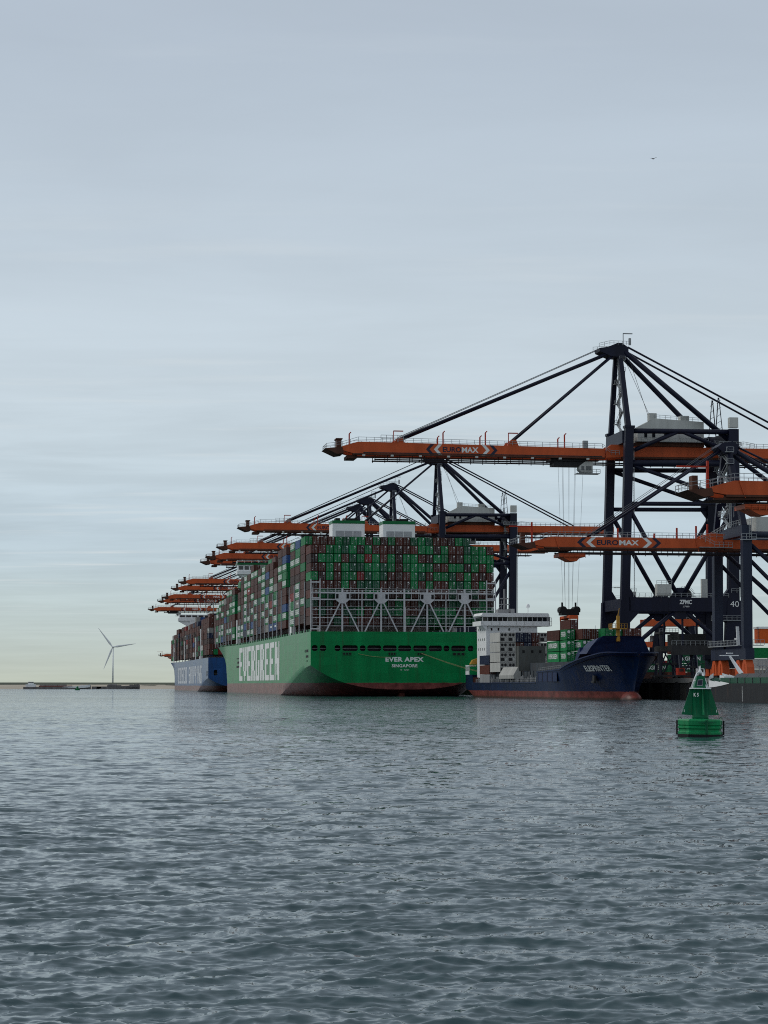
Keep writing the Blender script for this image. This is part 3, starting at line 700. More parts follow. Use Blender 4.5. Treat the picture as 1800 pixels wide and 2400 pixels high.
    for u in (0.9, 33.1):
        ld = MB()
        for d in (-.3, .3): ld.beam((u + .75 if u < 5 else u + .2, -10 + d, 29), (u + 1.0 if u < 5 else u + .4, -10 + d, 72), .09, .09)
        for i in range(60): z = 29.4 + i * .7; ld.beam((u + .77 if u < 5 else u + .22, -10.3, z), (u + .77 if u < 5 else u + .22, -9.7, z), .07, .07)
        P('leg_ladder', ld, M_RAIL)
    for i in range(9): P('floodlight', MB().box((-76 + i * 8.2, -4.75, 69.0), (.8, .4, .5)), M_HOUSE)
    P('cable_tray', MB().bb(-76, -6, -4.32, -4.22, 69.72, 69.98), M_DARKSTEEL)
    P('electrical_box', MB().bb(8.2, 12.4, -10.8, -8.4, 29.3, 32.6), M_HOUSE)
    P('electrical_box', MB().bb(3.0, 6.8, 6.5, 9.5, 29.0, 31.2), M_HOUSE)
    P('electrical_box', MB().bb(27.5, 29.3, 8.6, 9.6, 29.4, 35.2), M_HOUSE)
    rb = MB(); rb.rail([(8, -10.9, 32.6), (12.4, -10.9, 32.6)], 1, 1.2, .09); rb.rail([(2.8, 6.4, 31.2), (6.8, 6.4, 31.2)], 1, 1.2, .09); P('box_railing', rb, M_RAIL)
    reel = MB()
    for i in range(22):
        a = math.pi * i / 21; reel.beam((17.6 + 1.9 * math.cos(a), -7, 29.2 + 1.9 * math.sin(a)), (17.6 + 3.1 * math.cos(a), -7, 29.2 + 3.1 * math.sin(a)), .12, .12)
    reel.tube((17.6, -7.3, 29.6), (17.6, -6.7, 29.6), 1.9, n=20, m=1)
    P('cable_reel', reel, [M_RAIL, M_DARKSTEEL])
    mk = MB(); put_text(mk, 'ZPMC', (16.5, -11.03, 27.5), (1, 0, 0), (0, 0, 1), 3.7, 1.25, 0, 0.035); P('lettering', mk, M_LETTER_W)
    try:
        mk = MB(); put_text(mk, '\u4e0a\u6d77\u632f\u534e', (16.6, -11.03, 26.2), (1, 0, 0), (0, 0, 1), 2.0, .5, 0, 0.01); P('lettering', mk, M_LETTER_W)
    except Exception: pass
    return t

def trolley(t, u, ropes_z=None):
    tr = MB(); tr.bb(u - 6, u + 5, -3, 3, 68.5, 69.15); tr.bb(u - 5, u + 4, -2.6, 2.6, 67.2, 68.5)
    tr.build('trolley', [M_DARKSTEEL], t)
    cb = MB(); cb.prism([(u + 2.6, 67.2), (u + 2.2, 66.2), (u + 3.2, 65.2), (u + 6.4, 65.2), (u + 6.4, 68.4), (u + 4.2, 68.4)], -3.4, -.6)
    c = cb.build('operator_cab', [M_HOUSE], t)
    w = MB(); w.bb(u + 3.0, u + 3.8, -3.46, -3.4, 65.9, 67.1); w.bb(u + 4.4, u + 6, -3.46, -3.4, 65.9, 67.1); w.build('window', [M_GLASS], c)
    g = MB(); g.rail([(u + 1.6, -3.9, 65.0), (u + 8.5, -3.9, 65.0)], 1.1, 1.1, .1); g.bb(u + 1.6, u + 8.5, -3.9, -.5, 64.85, 65.0); g.build('cab_platform', [M_RAIL], t)
    if ropes_z:
        z = ropes_z
        for i, (du, dv) in enumerate(((-3.6, -2), (-2.2, -1.2), (-1.4, 1), (-.4, -2), (0.6, 1.6), (1.6, -1), (2.6, 1.8), (4.0, -1.8))):
            MB().tube((u + du, dv, 68), (u + du * .55 - .3, dv * .8, z + 3.2), .035, n=5).build('hoist_rope', [M_ROPE], t)
        hb = MB(); hb.box((u - .2, 0, z + 2.6), (6.0, 3.4, .9)); hb.box((u - .2, 0, z + 1.7), (5.2, 3.8, .9))
        for du in (-2.2, 1.8): hb.tube((u + du, -1.8, z + 2.8), (u + du, 1.8, z + 2.8), 1.05, n=12); hb.bb(u + du - .2, u + du + .2, -.3, .3, z + 3.2, z + 5)
        hb.build('head_block', [M_BLACK], t)
        sp = MB(); sp.box((u - .2, 0, z + .75), (2.3, 12.0, .7)); sp.box((u - .2, -5.8, z + .5), (2.5, .8, .9)); sp.box((u - .2, 5.8, z + .5), (2.5, .8, .9))
        for dv in (-5.8, 5.8):
            for du in (-1.35, .95): sp.bb(u + du - .1, u + du + .1, dv - .3, dv + .3, z - .3, z + .9)
        sp.build('spreader', [M_ORANGE], t)

crane_src = big_crane()
BIG = [ # depth, trolley position, number on the portal, label
 (601.9, -15.0, '40', 'tallest navy crane with orange boom, its trolley lowering a brown container'),
 (897, 10, None, 'navy crane with white machinery house rising behind the right of the green container stack'),
 (1021, -40, None, 'navy crane whose mast head rises behind the gap between the green ship funnels'),
 (1100, 20, None, 'navy crane with boom tip just above the white bridge wing of the green ship'),
 (1143, 20, None, 'navy crane with boom tip just under a longer boom beside the green ship bridge'),
 (1363, 20, None, 'far navy crane, highest orange boom of the cluster over the blue ship'),
 (1455, 20, None, 'far navy crane, second highest orange boom of the cluster over the blue ship'),
 (1595, 20, None, 'far navy crane, third highest orange boom of the cluster over the blue ship'),
 (1670, 20, None, 'far navy crane, fourth highest orange boom of the cluster over the blue ship'),
 (1855, -64, None, 'farthest big navy crane, lowest orange boom above the blue ship bridge'),
]
first = True
cranes = []
for Y, tu, num, lab in BIG:
    cranes.append(crane_src if first else copy_tree(crane_src)); first = False
for c, (Y, tu, num, lab) in zip(cranes, BIG):
    c.location = (*rail_at(Y), 0); c.rotation_euler = (0, 0, QA)
    tag(c, lab, 'crane', 'big ship to shore cranes along the quay')
    trolley(c, tu, 22.6 if num else None)
    if num:
        mk = MB(); put_text(mk, num, (31.0, -11.28, 27.0), (1, 0, 0), (0, 0, 1), 2.6, 1.7, 0, -0.002); mk.build('lettering', [M_LETTER_W], c)

def small_crane():
    t = empty('feeder_crane'); W = 11.0; G = 30.0
    def P(name, mb, mats, parent=t, smooth=False): return mb.build(name, mats if isinstance(mats, list) else [mats], parent, smooth)
    for v in (-W, W):
        P('leg', MB().beam((0.0, v, 12.4), (0.2, v, 39), 2.2, 2.0), M_NAVY2 if v < 0 else M_NAVY2)
        P('leg', MB().beam((G, v, 12.4), (G, v, 40), 2.2, 2.6), M_NAVY)
        for p, q, r in (((.6, 37.6), (G - 1, 12.8), .55), ((.8, 33.6), (G - 8, 12.8), .5), ((G - .6, 37), (G * .55, 25), .5)):
            P('diagonal_brace', MB().tube((p[0], v, p[1]), (q[0], v, q[1]), r), M_NAVY, smooth=True)
        P('tie_beam', MB().tube((0, v, 39.4), (G, v, 39.4), .8), M_NAVY2, smooth=True)
    P('cross_beam', MB().prism([(-W - .6, 39.1), (W + .6, 39.1), (W + .6, 40.2), (2, 41.4), (-2, 41.6), (-W - .6, 41.7)], -1.0, 1.2, 0, 'yz'), M_NAVY2)
    P('cross_beam', MB().bb(G - 1, G + 1, -W, W, 39.1, 41.6), M_NAVY2)
    for u in (0, G):
        P('sill_beam', MB().bb(u - 1.1, u + 1.1, -W - 2.2, W + 2.2, 9.8, 12.4), M_NAVY2)
        for v in (-W - .6, -W + 4.2, W - 4.2, W + .6):
            bg = MB(); bg.prism([(v - 2.1, QZ + .9), (v + 2.1, QZ + .9), (v + 1.9, 8.0), (v + .8, 9.7), (v - .8, 9.7), (v - 1.9, 8.0)], u - .9, u + .9, 0, 'yz')
            bg.bb(u - 1.02, u - .9, v - .5, v + .5, 6.6, 8.8)
            for w in (-1.2, 0, 1.2): bg.tube((u - .6, v + w, QZ + .5), (u + .6, v + w, QZ + .5), .5, n=10, m=1)
            P('bogie', bg, [M_ORANGE, M_DARKSTEEL])
    for v in (-3, 3):
        bm = MB(); bm.prism([(-49.4, 37.9), (-45.5, 38.95), (-3, 38.8), (-3, 36.4), (-47, 36.5), (-49.4, 36.9)], v - .6, v + .6); bm.bb(-47, -3, v - .8, v + .8, 36.1, 36.5, 1)
        P('boom', bm, [M_ORANGE, M_RUST])
        gd = MB(); gd.prism([(-2.7, 36.4), (-2.7, 38.6), (55, 38.6), (55, 36.6)], v - .6, v + .6); gd.bb(-2.7, 55, v - .8, v + .8, 36.0, 36.4, 1); gd.prism([(-9, 38.8), (-3, 38.8), (-2.6, 40), (-6, 40.3)], v - .5, v + .5)
        P('girder', gd, [M_ORANGE, M_RUST])
    tp = MB(); tp.prism([(-54, 37.2), (-49.6, 37.6), (-49.2, 36.3), (-51, 36.0)], -3.8, 3.8); tp.prism([(-49.5, 35.6), (-40, 35.7), (-38.6, 36.1), (-47, 36.1)], -3.4, 3.4); P('tip_platform', tp, M_RUST)
    rk = MB()
    for v in (-2, 2):
        rk.bb(-43.4, 50, v - .11, v + .11, 35.05, 35.4)
        for i in range(34): rk.bb(-43.3 + i * 2.8, -43.15 + i * 2.8, v - .09, v + .09, 34.8, 36.1)
    P('trolley_rack', rk, M_RACK)
    rl = MB(); rl.rail([(-53.8, -3.8, 37.3), (-49.4, -3.8, 37.9), (-45.5, -3.8, 38.95), (-3, -3.8, 38.8)], 1.25, 1.7, .08); rl.rail([(-53.8, -3.8, 37.3), (-53.8, 3.8, 37.3), (-49.4, 3.8, 37.9), (-45.5, 3.8, 38.95), (-3, 3.8, 38.8)], 1.25, 1.7, .08)
    rl.rail([(-9, -4.6, 38.6), (-5.5, -4.6, 36.8), (-1, -4.6, 36.8)], 1.2, 1.0, .09); rl.bb(-9.2, -1, -4.6, -3.7, 36.65, 36.8)
    rl.rail([(-1.4, -W - 1.6, 38.2), (2.2, -W - 1.6, 38.2)], 1.3, .9, .09); rl.bb(-1.6, 2.2, -W - 1.6, -W - 1.1, 38.0, 38.2)
    rl.rail([(-1.2, -W, 41.7), (-1.2, -1, 41.6), (-1.2, W, 40.3)], 1.2, 1.2, .09)
    rl.beam((.6, -W - 1.2, 38.4), (.6, -W - 1.2, 43.4), .1, .1); rl.beam((1.2, -W - 1.2, 38.4), (1.2, -W - 1.2, 43.4), .1, .1)
    for i in range(9): rl.bb(.6, 1.2, -W - 1.25, -W - 1.15, 38.8 + i * .5, 38.88 + i * .5)
    P('railing', rl, M_RAIL)
    for u, h in ((-29, 2.2), (-20, 1.0), (-14.4, 2.4), (-9.6, 2.9), (-6.8, 3.4)): P('boom_post', MB().beam((u, -3, 38.7), (u, -3, 39 + h), .4, .3), M_RED)
    po = MB(); po.bb(-50.2, -49.8, -2.9, -2.6, 37.6, 42.4); po.bb(-55.5, -50, -2.9, -2.6, 41.2, 41.5); P('tip_davit', po, M_RED); P('sheave_box', MB().bb(-52.2, -51.2, -1, 1, 37.4, 40), M_RUST)
    P('boom_pipe', MB().beam((-44.6, -3.72, 39), (-43.6, -3.72, 36), .16, .16), M_ORANGE); P('boom_pipe', MB().beam((-10, -3.72, 38.8), (-9.2, -3.72, 35.6), .16, .16), M_ORANGE)
    text_band(t, -3.615, -39.2, 36.55, 38.75, 19.9, None, None)
    for v in (-1, 1):
        P('mast_leg', MB().beam((-.2, v * (W - .5), 41.5), (-.8, v * 1.6, 60.5), 1.3, 1.3), M_NAVY)
        P('forestay', MB().tube((-2.5, v * 1.8, 60.6), (-35, v * 3, 39.4), .30), M_NAVY, smooth=True)
        P('hoist_wire', MB().tube((-3.5, v * 2.0, 61.6), (-36, v * 2.6, 39.8), .06, n=5), M_ROPE)
        P('backstay', MB().tube((.6, v * 1.8, 60.5), (G, v * 8, 41.4), .6), M_NAVY, smooth=True)
        P('back_tie', MB().tube((1.2, v * 1.8, 61.5), (50, v * 3, 39), .25), M_NAVY, smooth=True)
    P('mast_head', MB().prism([(-3.8, 61.2), (-2, 59.6), (1, 59.6), (1.6, 61.8), (0, 62.6), (-2.6, 62.2)], -2.6, 2.6), M_NAVY)
    sr = MB(); stairs(sr, -1.2, -3.6, 1.6, 41.5, 60, 2.6); sr.bb(-2.4, 1, -7.4, -2, 47.6, 47.75); sr.rail([(-2.4, -7.4, 47.7), (-2.4, 3.4, 47.7)], 1.2, 1, .09); sr.rail([(-2.4, -6, 44.6), (-2.4, 2, 44.6)], 1.2, 1, .09)
    for v in (-6.8, -5.6): sr.beam((-2, v, 41.6), (-2, v, 47.6), .18, .18)
    P('stairway', sr, M_RAIL)
    P('machinery_house', MB().bb(5, 24, -4.6, 4.6, 39.8, 44.2), M_HOUSE)
    pf = MB(); pf.bb(-2.0, -1.1, -W + .6, W + 1.8, 13.0, 13.2); pf.rail([(-2.0, -W + .6, 13.2), (-2.0, W + 1.8, 13.2)], 1.2, 1.1, .08); pf.bb(.8, 3.4, -W - 2.2, -W - 1.1, 13.0, 13.2); pf.rail([(.8, -W - 2.2, 13.2), (3.6, -W - 2.2, 13.2)], 1.2, .9, .08)
    st0 = MB(); st0.beam((3.4, -W - 2.6, 6.6), (8, -W - 2.6, 13), .8, .2); st0.rail([(1.8, -W - 3, 8.4), (3.6, -W - 3, 8.4), (9, -W - 3, 15)], 1.1, .8, .08); st0.bb(1.6, 3.8, -W - 3.2, -W - 2.2, 8.2, 8.4)
    for u in (1.8, 2.6, 3.4): st0.beam((u, -W - 2.8, 5.2), (u + .3, -W - 2.8, 8.2), .14, .14)
    P('walkway', pf, M_RAIL); P('ground_stair', st0, M_RAIL)
    cab = MB(); cab.prism([(2.7, 13.6), (2.7, 17.0), (9, 17.0), (9, 13.6)], -W - 1.2, -W + 2.4); cab.bb(2.5, 9.2, -W - 1.4, -W + 2.6, 17.0, 17.5, 1)
    P('electrical_room', cab, [paint('bright_orange', (0.62, 0.10, 0.012), .45, .08), M_WHITE])
    lp = MB(); lp.box((-1.5, -W + 3.6, 14.7), (.4, .7, .4)); lp.beam((-1.6, -W + 1.4, 13.2), (-1.6, -W + 2.0, 17.6), .7, .3); P('floodlight', lp, M_WHITE)
    tr = MB(); tr.bb(-43.4, -37, -2.8, 2.8, 34.2, 35.0); tr.prism([(-42.6, 34.2), (-38, 34.2), (-39, 33.2), (-40.6, 33.2)], -2.4, 2.4); tr.rail([(-43.4, -2.9, 34), (-37, -2.9, 34)], .9, 1.2, .09)
    P('trolley', tr, M_ORANGE)
    return t
sm = small_crane()
sm2 = copy_tree(sm); sm3 = copy_tree(sm)
for c, Y, lab in ((sm, 500.9, 'lower crane with slim slate legs, its orange boom crossing the tallest crane'), (sm2, 366, 'lower crane entering at the frame edge, only its orange boom tip showing'),
                  (sm3, 2370, 'tiny far crane whose orange boom tip sticks out left of the blue ship')):
    c.location = (*rail_at(Y), 0); c.rotation_euler = (0, 0, QA); tag(c, lab, 'crane', 'lower feeder cranes on the quay')

# ------------------------------------------------------------------ containers
CW, CH, CL = 2.40, 2.76, 12.19
def container_mesh(name, L=CL, H=CH, variant=0, logo_end=True):
    """origin at the middle of the floor, doors at -y; slot 0 paint, 1 bare rods, 2 pale labels, 3 black rubber gasket"""
    mb = MB(); w, l = CW / 2, L / 2
    fr = .14
    for x in (-w + fr / 2, w - fr / 2):
        for y in (-l + fr / 2, l - fr / 2): mb.box((x, y, H / 2), (fr, fr, H))
    for y in (-l + fr / 2, l - fr / 2):
        for z in (fr / 2, H - fr / 2): mb.box((0, y, z), (CW - 2 * fr, fr, fr))
    for x in (-w + fr / 2, w - fr / 2):
        for z in (fr / 2, H - fr / 2): mb.box((x, 0, z), (fr, L - 2 * fr, fr))
    mb.bb(-w + fr, w - fr, -l + fr, l - fr, H - .09, H - .05)
    # corrugated sides and far end
    n = int(L / .56)
    for sx in (-1, 1):
        for i in range(n):
            y0 = -l + fr + (L - 2 * fr) * i / n; y1 = -l + fr + (L - 2 * fr) * (i + .62) / n
            x = sx * (w - .03)
            mb.add([(x - sx * .06, y0 - .1, fr), (x, y0, fr), (x, y1, fr), (x - sx * .06, y1 + .1, fr), (x - sx * .06, y0 - .1, H - fr), (x, y0, H - fr), (x, y1, H - fr), (x - sx * .06, y1 + .1, H - fr)],
                   [(0, 1, 5, 4), (1, 2, 6, 5), (2, 3, 7, 6)])
        mb.bb(sx * (w - .12) - .02, sx * (w - .12) + .02, -l + fr, l - fr, fr, H - fr)
    mb.bb(-w + fr, w - fr, l - .1, l - .06, fr, H - fr)
    # door leaves with lock rods
    for sx in (-1, 1):
        x0, x1 = (sx * .02, sx * (w - fr)) if sx > 0 else (-(w - fr), -.02)
        mb.bb(x0, x1, -l + .05, -l + .1, fr, H - fr)
        for z in (.62, 1.42, 2.2): mb.bb(x0 + .06, x1 - .06, -l + .02, -l + .05, z - .28, z + .28)
        for k in (.28, .80): mb.tube((sx * k, -l + .0, .1), (sx * k, -l + .0, H - .1), .035, n=5, m=1)
        mb.bb(min(sx * .28, sx * .8), max(sx * .28, sx * .8), -l - .03, -l + .0, 1.02, 1.10, 1)
    mb.bb(-.015, .015, -l + .04, -l + .11, fr, H - fr, 3)
    r = random.Random(variant)
    if variant % 3 == 0: mb.tube((.62, -l - .02, 2.28), (.62, -l + .04, 2.28), .24, n=12, m=2)
    else: mb.bb(.36, .9, -l - .01, -l + .04, 2.38, 2.5, 2)
    for _ in range(2):
        a = r.uniform(.15, .8); z = r.uniform(1.3, 2.1); mb.bb(a, a + .3, -l - .008, -l + .04, z, z + .09, 2)
    if variant % 2: mb.bb(-.75, -.5, -l - .008, -l + .04, .4, .62, 2)
    return mb.mesh(name, [CONT['brown'], M_RAIL, M_LETTER_W, M_BLACK])
CM40 = [container_mesh('container_forty', variant=i) for i in range(4)]
CM20 = [container_mesh('container_twenty', L=6.06, variant=i) for i in range(2)]
def reefer_mesh():
    mb = MB(); w, l, H = CW / 2, CL / 2, CH
    mb.bb(-w, w, -l + .25, l, 0, H)
    for x in (-w + .08, w - .08): mb.box((x, -l + .12, H / 2), (.16, .26, H))
    for z in (.08, H - .08): mb.box((0, -l + .12, z), (CW - .32, .26, .16))
    mb.bb(-w + .2, w - .2, -l + .1, -l + .25, 1.5, 2.6); mb.tube((-.45, -l + .06, 2.05), (-.45, -l + .12, 2.05), .42, n=14, m=1); mb.tube((.5, -l + .06, 2.05), (.5, -l + .12, 2.05), .42, n=14, m=1)
    mb.bb(-.95, .2, -l + .08, -l + .25, .3, 1.2, 1); mb.bb(.3, .95, -l + .08, -l + .25, .3, 1.0, 2)
    return mb.mesh('container_reefer', [CONT['white'], M_DARKSTEEL, M_HOUSE, M_BLACK])
CMR = reefer_mesh()
N_CONT = [0]
def put_container(loc, rz, colour, label, group, kind='40', parent=None):
    me = CMR if kind == 'reefer' else (random.choice(CM20) if kind == '20' else random.choice(CM40))
    o = bpy.data.objects.new('shipping_container', me); COL.objects.link(o)
    o.location = loc; o.rotation_euler = (0, 0, rz)
    o.material_slots[0].link = 'OBJECT'; o.material_slots[0].material = CONT[colour]
    tag(o, label, 'container', group); N_CONT[0] += 1
    return o
ORD = ['zeroth', 'first', 'second', 'third', 'fourth', 'fifth', 'sixth', 'seventh', 'eighth', 'ninth', 'tenth', 'eleventh', 'twelfth', 'thirteenth', 'fourteenth', 'fifteenth', 'sixteenth', 'seventeenth',
       'eighteenth', 'nineteenth', 'twentieth', 'twenty-first', 'twenty-second', 'twenty-third', 'twenty-fourth']

def plain_box(mb, x0, x1, y0, y1, z0, z1, m):
    mb.bb(x0, x1, y0, y1, z0, z1, m)
MASS_KEYS = ['brown', 'dark brown', 'green', 'dark green', 'red', 'blue', 'grey', 'white', 'navy']
MASS_MATS = [CONT[k] for k in MASS_KEYS] + [M_LETTER_W, M_RAIL]
def pick(weights, rg):
    return rg.choices(range(len(MASS_KEYS)), weights)[0]
def container_mass(name, bays, rows, pitch_x, tier_h, weights, seed, lettered, label, loc, rz, skip=()):
    """all the containers of a ship too many and too small to tell apart; bays: (y_aft, base z, tiers per row function)"""
    rg = random.Random(seed); mb = MB(); half = rows * pitch_x / 2
    for bi, (y0, zb, tf) in enumerate(bays):
        for r in range(rows):
            nt_ = tf(r)
            x0 = -half + r * pitch_x + .05; x1 = x0 + CW
            for k in range(nt_):
                aft_open = bi == 0 or k >= bays[bi - 1][2](r) - 1 or y0 - bays[bi - 1][0] > 16
                if not (r in (0, rows - 1) or k == nt_ - 1 or aft_open or k >= tf(r - 1)): continue
                if (bi, k, 'row') in skip or (bi, 'all') in skip: continue
                m = pick(weights, rg); z0 = zb + k * tier_h
                j = rg.uniform(-.05, .05)
                plain_box(mb, x0 + j, x1 + j, y0, y0 + CL, z0, z0 + tier_h - .15, m)
                if aft_open:
                    for sx in (.3, .5, .95, 1.5, 1.95, 2.15): mb.bb(x0 + j + sx - .02, x0 + j + sx + .02, y0 - .04, y0, z0 + .1, z0 + tier_h - .16, 10 if rg.random() < .35 else m)
                    if rg.random() < .6: mb.bb(x0 + j + 1.6, x0 + j + 2.0, y0 - .06, y0 - .03, z0 + 2.2, z0 + 2.4, 9)
                if r == 0:
                    if lettered and MASS_KEYS[m] == 'green' and rg.random() < .85:
                        put_block(mb, 'EVERGREEN', (x0 + j - .03, y0 + CL / 2, z0 + tier_h * .55), (0, -1, 0), (0, 0, 1), 11.0, 1.65, 9, .6)
                    elif rg.random() < .25:
                        mb.bb(x0 + j - .03, x0 + j, y0 + 3, y0 + 8, z0 + 1.3, z0 + 1.9, 9 if MASS_KEYS[m] in ('blue', 'grey', 'red') else m)
                    for q in range(10): mb.bb(x0 + j - .02, x0 + j, y0 + .4 + q * 1.2, y0 + .8 + q * 1.2, z0 + .15, z0 + tier_h - .2, m)
    o = mb.build(name, MASS_MATS); o.location = loc; o.rotation_euler = (0, 0, rz)
    tag(o, label, 'containers', kind='stuff')
    return o

# ------------------------------------------------------------------ ultra large container ships
def sstep(a, b, x):
    t = min(1, max(0, (x - a) / (b - a))); return t * t * (3 - 2 * t)
def big_hull(parent, Lg, half, zd, sheer, mat, mat_deck, holes, hz0, hz1, tz_mid, tz_side):
    def zdeck(s): return zd + sheer * sstep(200, Lg, s)
    def bd(s):
        t = max(0, (s - Lg * .86) / (Lg * .14)); return half * math.sqrt(max(0, 1 - t ** 2.2)) if t > 0 else half
    def bw(s):
        t = max(0, (s - Lg * .74) / (Lg * .225)); return half * max(0, 1 - t ** 1.8) if t > 0 else half
    ss = [0, 3, 7, 12, 18, 25, 33, 42, 52, 64, 78, 95, 120, 160, 200, 240, 270, 290] + [Lg * f for f in (.75, .78, .81, .84, .865, .89, .91, .93, .95, .965, .98, .99, .997)]
    NB, NS = 22, 8
    secs = []
    for s in ss:
        e = sstep(-10, 115, s)
        z0 = tz_mid - min(1, s / 22) * (tz_mid + 3); z1 = tz_side * (1 - sstep(-5, 120, s)) + (-2.5) * sstep(-5, 120, s)
        if s == 0: z0, z1 = tz_mid, tz_side
        p = 2.7 + 9 * e
        zt = zdeck(s); sec = []
        def hb(z):
            k = min(1, max(0, z / zt)); return bw(s) + (bd(s) - bw(s)) * k ** 1.1
        for i in range(NB + 1):
            t = 1 - (1 - i / NB) ** 1.6; z = z0 + (z1 - z0) * t ** p; sec.append((t * hb(z), z))
        for i in range(1, NS + 1):
            z = z1 + (zt - z1) * i / NS; sec.append((hb(z), z))
        secs.append(sec)
    k = NB + NS + 1
    mb = MB()
    for sgn in (-1, 1):
        o = len(mb.v)
        for s, sec in zip(ss, secs):
            for x, z in sec: mb.v.append((sgn * x, s, z))
        for a in range(len(ss) - 1):
            for b in range(k - 1):
                i = o + a * k + b; mb.f.append((i, i + 1, i + k + 1, i + k)); mb.m.append(0)
    hull = mb.build('hull', [mat], parent, True)
    try: hull.data.set_sharp_from_angle(angle=R(35))
    except Exception: pass
    dk = MB()
    for a in range(len(ss) - 1):
        x0, z0 = secs[a][-1]; x1, z1 = secs[a + 1][-1]
        dk.add([(-x0, ss[a], z0 - .25), (x0, ss[a], z0 - .25), (x1, ss[a + 1], z1 - .25), (-x1, ss[a + 1], z1 - .25)], [(0, 1, 2, 3)])
    dk.build('deck', [mat_deck], parent)
    # transom plate with real openings
    tr = MB(); s0 = secs[0]; zt = zd
    pts = [(-x, z) for x, z in s0[:NB + 1][::-1]] + list(s0[1:NB + 1])
    for (xa, za), (xb, zb) in zip(pts[:-1], pts[1:]):
        if xb - xa > 1e-4: tr.add([(xa, 0, za), (xb, 0, zb), (xb, 0, hz0), (xa, 0, hz0)], [(0, 1, 2, 3)])
    tr.add([(-half, 0, hz1), (half, 0, hz1), (half, 0, zt), (-half, 0, zt)], [(0, 1, 2, 3)])
    x = -half
    for a, b in holes + [(half, half)]:
        tr.add([(x, 0, hz0), (a, 0, hz0), (a, 0, hz1), (x, 0, hz1)], [(0, 1, 2, 3)])
        if b > a:
            c = min(.45, (b - a) * .25)
            for xx, d in ((a, 1), (b, -1)):
                for zz, e in ((hz0, 1), (hz1, -1)): tr.add([(xx, 0, zz), (xx + d * c, 0, zz), (xx, 0, zz + e * c)], [(0, 1, 2)])
        x = b
    tr.build('transom', [mat], parent)
    for a, b in holes:
        op = MB(); d = 2.2
        op.add([(a, .02, hz0), (b, .02, hz0), (b, .02, hz1), (a, .02, hz1), (a, d, hz0), (b, d, hz0), (b, d, hz1), (a, d, hz1)], [(0, 4, 5, 1), (3, 2, 6, 7), (0, 3, 7, 4), (1, 5, 6, 2), (4, 7, 6, 5)])
        op.bb(a, b, .25, .35, hz0 + .75, hz0 + .83, 1)
        op.build('mooring_opening', [M_DARKSTEEL, M_GREY], parent)
    return zdeck, bd, bw

M_APEX = hull_paint('hull_green', (0.001, 0.205, 0.058), (0.16, 0.045, 0.038), 4.5, 0.30)
M_COSCO = hull_paint('hull_blue', (0.022, 0.078, 0.23), (0.17, 0.04, 0.035), 3.4, 0.30, 0.22, 0.36)
M_DECK = paint('deck_rust_red', (0.10, 0.035, 0.025), 0.8, 0.3, streak=0)

